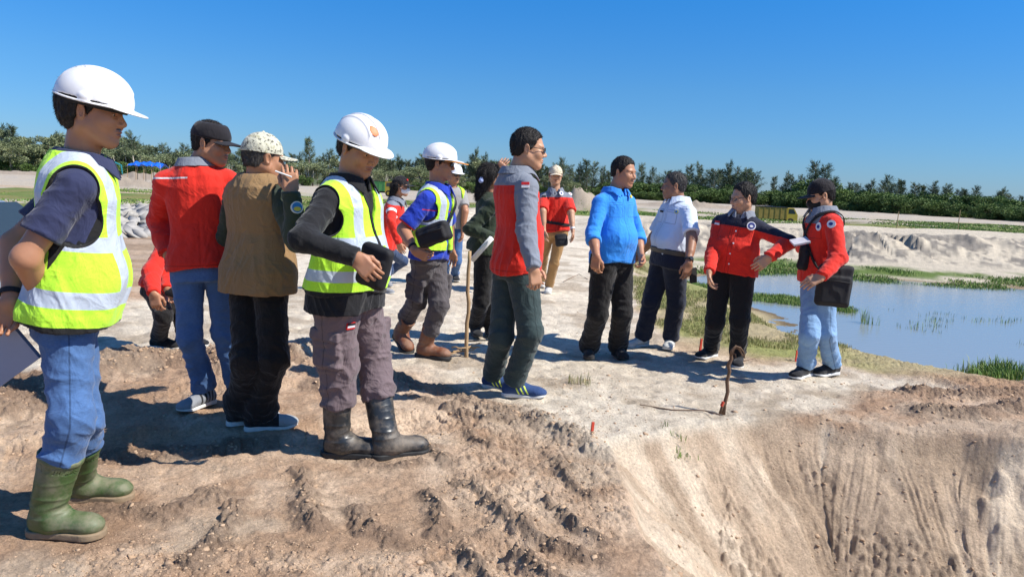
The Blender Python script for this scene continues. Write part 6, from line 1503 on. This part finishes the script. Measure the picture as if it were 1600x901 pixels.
D_ = G(1130, 643)[1]; B_ = G(1130, 643)
pts = [W(x, y, D_) for x, y in [(1130, 647), (1132, 632), (1137, 612), (1136, 595), (1140, 580), (1138, 570), (1143, 560), (1142, 552), (1146, 545)]]
mb = MB(); mb.tube([q - B_ for q in pts], [.014, .013, .012, .012, .011, .013, .012, .011, .009], 8)
st_ = mb.build('knotted_branch', M_WOODD, loc=B_, smooth=True, label='dark gnarled branch with a curled top planted at the edge of the pit', cat='branch')
for i, ln in enumerate([[(1142, 555), (1144, 546), (1150, 541), (1157, 543), (1162, 550), (1164, 560)], [(1143, 552), (1148, 543), (1154, 544), (1158, 551), (1161, 556)], [(1141, 560), (1145, 551), (1149, 553), (1150, 559), (1147, 557)], [(1142, 550), (1150, 540), (1160, 547)]]):
    mb = MB(); mb.tube([W(x, y, D_ + .01 * (i - 1)) - B_ for x, y in ln], np.linspace(.010, .003, len(ln)), 7); mb.build('root_end', M_WOODD, st_, smooth=True)
mb = MB(); mb.tube([W(x, y, D_ - .02) - B_ for x, y in [(1125, 646), (1128, 636), (1131, 628)]], .009, 6); mb.build('side_stub', M_WOODD, st_, smooth=True)
mb = MB(); mb.tube([W(x, y, D_ - .03) - B_ for x, y in [(1127, 634), (1130, 627)]], .010, 5); mb.build('red_cloth', M_RED, st_)
def stake(px, py, top, label, r=.011):
    b = G(px, py); d = b[1]; t = W(px + 1.5, top, d); mb = MB(); R = rotz(.4); h = (t[2] - b[2] + .04) / 2
    mb.box((0, 0, h - .04), (r, r * .7, h), R @ roty(.06)); m = mb.build('red_stake', M_RED, loc=b, label=label, cat='stake')
stake(925, 676, 659, 'short red stake at the corner of the pit', .0075); stake(1094, 549, 529, 'thin red stake standing in the grass between two men', .009)
stake(1243, 566, 547, 'tiny reddish stake near the man with the booklet', .006)
for i, ln in enumerate([[(1000, 632), (1050, 640), (1100, 641), (1125, 648)], [(985, 455), (1000, 452), (1010, 446)], [(880, 440), (905, 428), (918, 436)], [(1150, 566), (1180, 560)], [(1296, 430), (1306, 440)]][:4]):
    mb = MB(); mb.tube([G(x, y, .006) for x, y in ln], .004, 5); mb.build('fallen_twig', M_WOODD, label=['thin dark root lying on the sand left of the gnarled branch', 'short twig on the sand right of the road edge', 'bent twig on the white sand left of the man in bright blue', 'short twig beside the shoes of the man with the navy yoke'][i], cat='twig')

# boulders of the slope at the left
M_ROCK = simple('pale_grey_rock', (.38, .36, .33), .9, .15, .35, 3, 0, .5, 12)
RV, RF = blob(9, 31, 1); rme = [new_mesh('boulder', V_, RF, [M_ROCK], smooth=False) for V_ in RV]
rk = [(206 + rs.uniform(-28, 44), 347 + rs.uniform(-20, 24)) for _ in range(95)] + [(rs.uniform(580, 640), rs.uniform(330, 372)) for _ in range(12)] + [(rs.uniform(440, 520), rs.uniform(340, 372)) for _ in range(6)]
for i, (x, y) in enumerate(rk):
    q = G(x, y, -.2)
    for _ in range(6): q = G(x, y, gh(q[0], q[1]))
    s_ = rs.uniform(.009, .020) * float(np.hypot(q[0], q[1])); o = obj('boulder', rme[i % 9], loc=(q[0], q[1], q[2] + s_ * .1), label='pale grey boulder in the rubble on the slope beyond the brown tracks' if i < 95 else 'pale grey boulder beside the far end of the white road', cat='boulder', group='boulders on the left slope' if i < 95 else 'boulders beside the white road')
    o.scale = (s_, s_ * rs.uniform(.7, 1.1), s_ * rs.uniform(.6, 1)); o.rotation_euler = (rs.uniform(-.6, .6), rs.uniform(-.6, .6), rs.uniform(0, 6.28))

# ------------------------------------------------------------------ vehicles and the tarp
M_YEL = simple('yellow_paint', (.50, .36, .045), .5, .4, .15, 3); M_YELD = simple('weathered_yellow_boards', (.34, .25, .07), .8, .2, .4, 2); M_DARK = simple('dark_opening', (.012, .012, .014), .6); M_TYRE = simple('tyre_rubber', (.025, .025, .025), .8, .2)
M_GLASS = simple('window_glass', (.03, .045, .055), .06, .6); M_GRN = simple('green_paint', (.10, .32, .09), .6)
def truck(loc, az, L, Hh, label, bed, cabm, load=None, lm=None):
    e = obj('dump_truck', None, loc=loc, label=label, cat='truck'); e.rotation_euler = (0, 0, az)
    w_ = L * .19; cl = L * .27; bl = L - cl
    m = MB(); m.box((0, 0, Hh * .26), (L / 2, w_ * .45, Hh * .05)); m.build('chassis', M_DARK, e)
    m = MB(); m.box((-L / 2 + bl / 2, 0, Hh * .62), (bl / 2 - .05, w_, Hh * .30)); 
    for k in range(6): m.box((-L / 2 + .12 + k * (bl - .24) / 5, 0, Hh * .62), (.045, w_ + .04, Hh * .31))
    b = m.build('bed', bed, e); m = MB(); m.box((-L / 2 + bl / 2, 0, Hh * .935), (bl / 2, w_ + .05, .05)); m.build('top_rail', M_DARK, b)
    m = MB(); x0 = L / 2 - cl; sec = [(x0, .30), (x0, .92), (x0 + cl * .62, .92), (x0 + cl * .93, .62), (L / 2, .58), (L / 2, .24), (x0, .24)]
    V = [(x, s_ * w_ * .95, z * Hh) for s_ in (-1, 1) for x, z in sec]; n = len(sec); m.add(V, [tuple(range(n)), tuple(range(2 * n - 1, n - 1, -1))] + [(i, i + n, (i + 1) % n + n, (i + 1) % n) for i in range(n)]); c = m.build('cab', cabm, e)
    for s_ in (-1, 1):
        m = MB(); y = s_ * (w_ * .95 + .012); q = [(x0 + cl * .14, .62), (x0 + cl * .14, .86), (x0 + cl * .58, .86), (x0 + cl * .80, .62)]; m.add([(x, y, z * Hh) for x, z in q], [(0, 1, 2, 3)]); m.build('side_window', M_GLASS, c)
    m = MB(); m.add([(x0 + cl * .645, s_ * w_ * .8, .90 * Hh) for s_ in (-1, 1)] + [(x0 + cl * .945, s_ * w_ * .8, .63 * Hh) for s_ in (1, -1)], [(0, 1, 2, 3)]); m.build('windscreen', M_GLASS, c)
    for x in (-L * .36, -L * .20, L * .33):
        for s_ in (-1, 1):
            m = MB(); m.lathe([(.02, -.12), (Hh * .17, -.12), (Hh * .20, -.08), (Hh * .20, .08), (Hh * .17, .12), (.02, .12)], 18, (np.array([x, s_ * w_ * .86, Hh * .19]), rotx(math.pi / 2))); t = m.build('wheel', M_TYRE, e)
            m = MB(); m.lathe([(.01, -.13), (Hh * .10, -.13), (Hh * .10, .13), (.01, .13)], 14, (np.array([x, s_ * w_ * .86, Hh * .19]), rotx(math.pi / 2))); m.build('rim', cabm, t)
    if load: m = MB(); m.box((-L * .40, 0, Hh * .80), (L * .13, w_ * .9, Hh * .26)); m.build('load', lm, e)
q = W(1212, 338, 104); truck((q[0], q[1], gh(q[0], q[1]) - .35), -.06, 5.3, 2.55, 'yellow truck with a long boarded bed standing behind the sand bank on the right', M_YELD, M_YEL)
q = W(592, 303, 122); truck((q[0], q[1], gh(q[0], q[1])), -.12, 5.6, 2.5, 'small yellow truck with a green bed on the field behind the helmeted men', M_GRN, M_YEL, 1, M_GRN)
# blue tarp shelter
q = W(232, 270, 118); gz = gh(q[0], q[1]); e = obj('tarp_shelter', None, loc=(q[0], q[1], gz), label='blue tarpaulin stretched over thin poles on the sandy ground at the left', cat='shelter')
M_TARP = simple('blue_tarpaulin', (.012, .12, .62), .45, .4, .2, 2); hz = 1.38 + (pix((q[0], q[1], 1.38))[1] - 257) / F * 118 - gz
nx, ny = 14, 8; V = []; 
for j in range(ny):
    for i in range(nx):
        u, v = i / (nx - 1) - .5, j / (ny - 1) - .5; V.append((u * 5.2, v * 3.4, hz + .55 - 1.2 * abs(v) - .35 * abs(math.sin(u * 9)) * .5 - .25 * u * u * 4 + .12 * math.sin(i * 2.3 + j)))
Fq_ = [(j * nx + i, j * nx + i + 1, (j + 1) * nx + i + 1, (j + 1) * nx + i) for j in range(ny - 1) for i in range(nx - 1)]
V += [(a, b, c - .03) for a, b, c in V]; N_ = nx * ny; Fq_ += [tuple(k + N_ for k in f[::-1]) for f in Fq_]
m = MB(); m.add(V, Fq_); m.build('tarpaulin', M_TARP, e)
for x in (-2.5, -1.2, 0, 1.2, 2.5):
    for y in (-1.55, 1.55): m = MB(); m.tube([(x, y, -.2), (x + .05, y, hz + .0)], .045, 6); m.build('post', M_WOOD, e)
# teal excavator behind the first man's neck
M_TEAL = simple('teal_paint', (.02, .22, .26), .5, .4, .15, 3)
q = W(157, 266, 150); gz = gh(q[0], q[1]); e = obj('excavator', None, loc=(q[0], q[1], gz), label='teal excavator on the far sand heaps behind the neck of the man in green boots', cat='excavator')
for s_ in (-1, 1):
    m = MB(); m.box((0, s_ * 1.0, .4), (1.7, .28, .40)); m.build('track', M_DARK, e)
m = MB(); m.box((-.3, 0, 1.3), (1.4, 1.15, .45)); b = m.build('body', M_TEAL, e); m = MB(); m.box((.55, .6, 2.2), (.6, .5, .6), taper=.85); c = m.build('cab', M_TEAL, e); m = MB(); m.box((.6, .58, 2.3), (.5, .53, .32)); m.build('window', M_GLASS, c)
m = MB(); m.tube([(.8, -.2, 1.5), (2.8, -.2, 3.2), (4.2, -.2, 2.6)], [.24, .2, .15], 6); a = m.build('boom', M_TEAL, e); m = MB(); m.tube([(4.2, -.2, 2.7), (4.4, -.2, .9)], [.15, .1], 6); m.build('arm', M_TEAL, e); m = MB(); m.box((4.2, -.2, .6), (.4, .4, .35), taper=.7); m.build('bucket', M_DARK, e)
# thin field posts
for i, (x, y, t) in enumerate([(1232, 0, 0)][:0]): pass
# fence of stakes on the right field
fr_ = []
for i, (x, yb, yt) in enumerate([(1402, 346, 330), (1496, 360, 328)]):
    q = W(x, yb, 70); b = np.array([q[0], q[1], gh(q[0], q[1])]); t = W(x, yt, 70); m = MB(); m.tube([(0, 0, -.1), (.03, 0, t[2] - b[2])], .035, 6); m.build('field_post', M_WOOD, loc=b, label=['short post on the green ground right of the far truck', 'taller thin post on the green ground near the right wood'][i], cat='post')

# ------------------------------------------------------------------ the silver car at the left edge
def car():
    q = W(-60, 470, 7.3); cx, cy = W(-35, 460, 7.3)[0] - 2.05, 8.1
    gz = -.48
    e = obj('parked_car', None, loc=(cx, cy, gz), label='silver car with dark windows parked at the left edge behind the man in green boots', cat='car')
    paint = Mat('silver_car_paint', .3, .5); paint.val('Metallic', .6); paint.color((.42, .44, .47)); paint.val('Coat Weight', .6); PM = paint.m
    # side profile lofted across the width
    prof = [(-2.15, .42), (-2.18, .70), (-2.05, .98), (-1.55, 1.04), (-1.05, 1.08), (-.45, 1.44), (.65, 1.50), (1.45, 1.42), (1.92, 1.02), (2.12, .92), (2.18, .60), (2.12, .34), (1.75, .26), (-1.8, .26)]
    def ring(y): 
        k = abs(y) / .88; out = []
        for x, z in prof:
            g = max(0, (z - .95) / .55); out.append((x * (1 - .04 * k ** 4) , y * (1 - .20 * g), z - .06 * k ** 4 * (z > 1)))
        return out
    ys = [-.88, -.84, -.6, -.2, .2, .6, .84, .88]; V = []; n = len(prof)
    for y in ys: V += ring(y)
    Fc = [(j * n + i, j * n + (i + 1) % n, (j + 1) * n + (i + 1) % n, (j + 1) * n + i) for j in range(len(ys) - 1) for i in range(n)] + [tuple(range(n))[::-1], tuple((len(ys) - 1) * n + i for i in range(n))]
    m = MB(); m.add(V, Fc); b = m.build('body', PM, e)
    for s_ in (-1, 1):
        m = MB(); yy = lambda z: s_ * (.88 * (1 - .20 * max(0, (z - .95) / .55)) + .012)
        for poly in ([(-.92, 1.08), (-.42, 1.37), (.12, 1.42), (.12, 1.05)], [(.20, 1.05), (.20, 1.42), (.95, 1.40), (1.05, 1.04)], [(1.12, 1.04), (1.05, 1.38), (1.35, 1.34), (1.66, 1.04)]):
            m.add([(x, yy(z), z) for x, z in poly], [(0, 1, 2, 3)])
        m.build('side_window', M_GLASS, b)
        m = MB(); m.tube([(x, s_ * .895, .72) for x in (-.95, 1.1)], .010, 4); m.build('trim', M_DARK, b)
        for x in (-1.38, 1.36):
            m = MB(); m.lathe([(.05, -.11), (.28, -.11), (.33, -.07), (.33, .07), (.28, .11), (.05, .11)], 28, (np.array([x, s_ * .80, .33]), rotx(math.pi / 2))); w_ = m.build('wheel', M_TYRE, e, smooth=True)
            m = MB(); m.lathe([(.02, -.118), (.20, -.118), (.21, -.10), (.21, .10), (.20, .118), (.02, .118)], 24, (np.array([x, s_ * .80, .33]), rotx(math.pi / 2))); m.build('rim', M_METAL, w_)
            m = MB(); pts = [(x + .385 * math.cos(t), s_ * .885, .33 + .385 * math.sin(t)) for t in np.linspace(.05, math.pi - .05, 14)]; m.tube(pts, .03, 6); m.build('wheel_arch', M_DARK, b)
    m = MB(); m.add([(1.50, -.66, 1.38), (1.50, .66, 1.38), (1.90, .76, 1.04), (1.90, -.76, 1.04)], [(0, 1, 2, 3)]); m.v = [(x + .015, y, z + .01) for x, y, z in m.v]; m.build('rear_window', M_GLASS, b)
    for s_ in (-1, 1): m = MB(); m.box((2.13, s_ * .70, .82), (.05, .14, .09)); m.build('tail_light', M_RED, b)
car()
print('props', time.time() - T00)
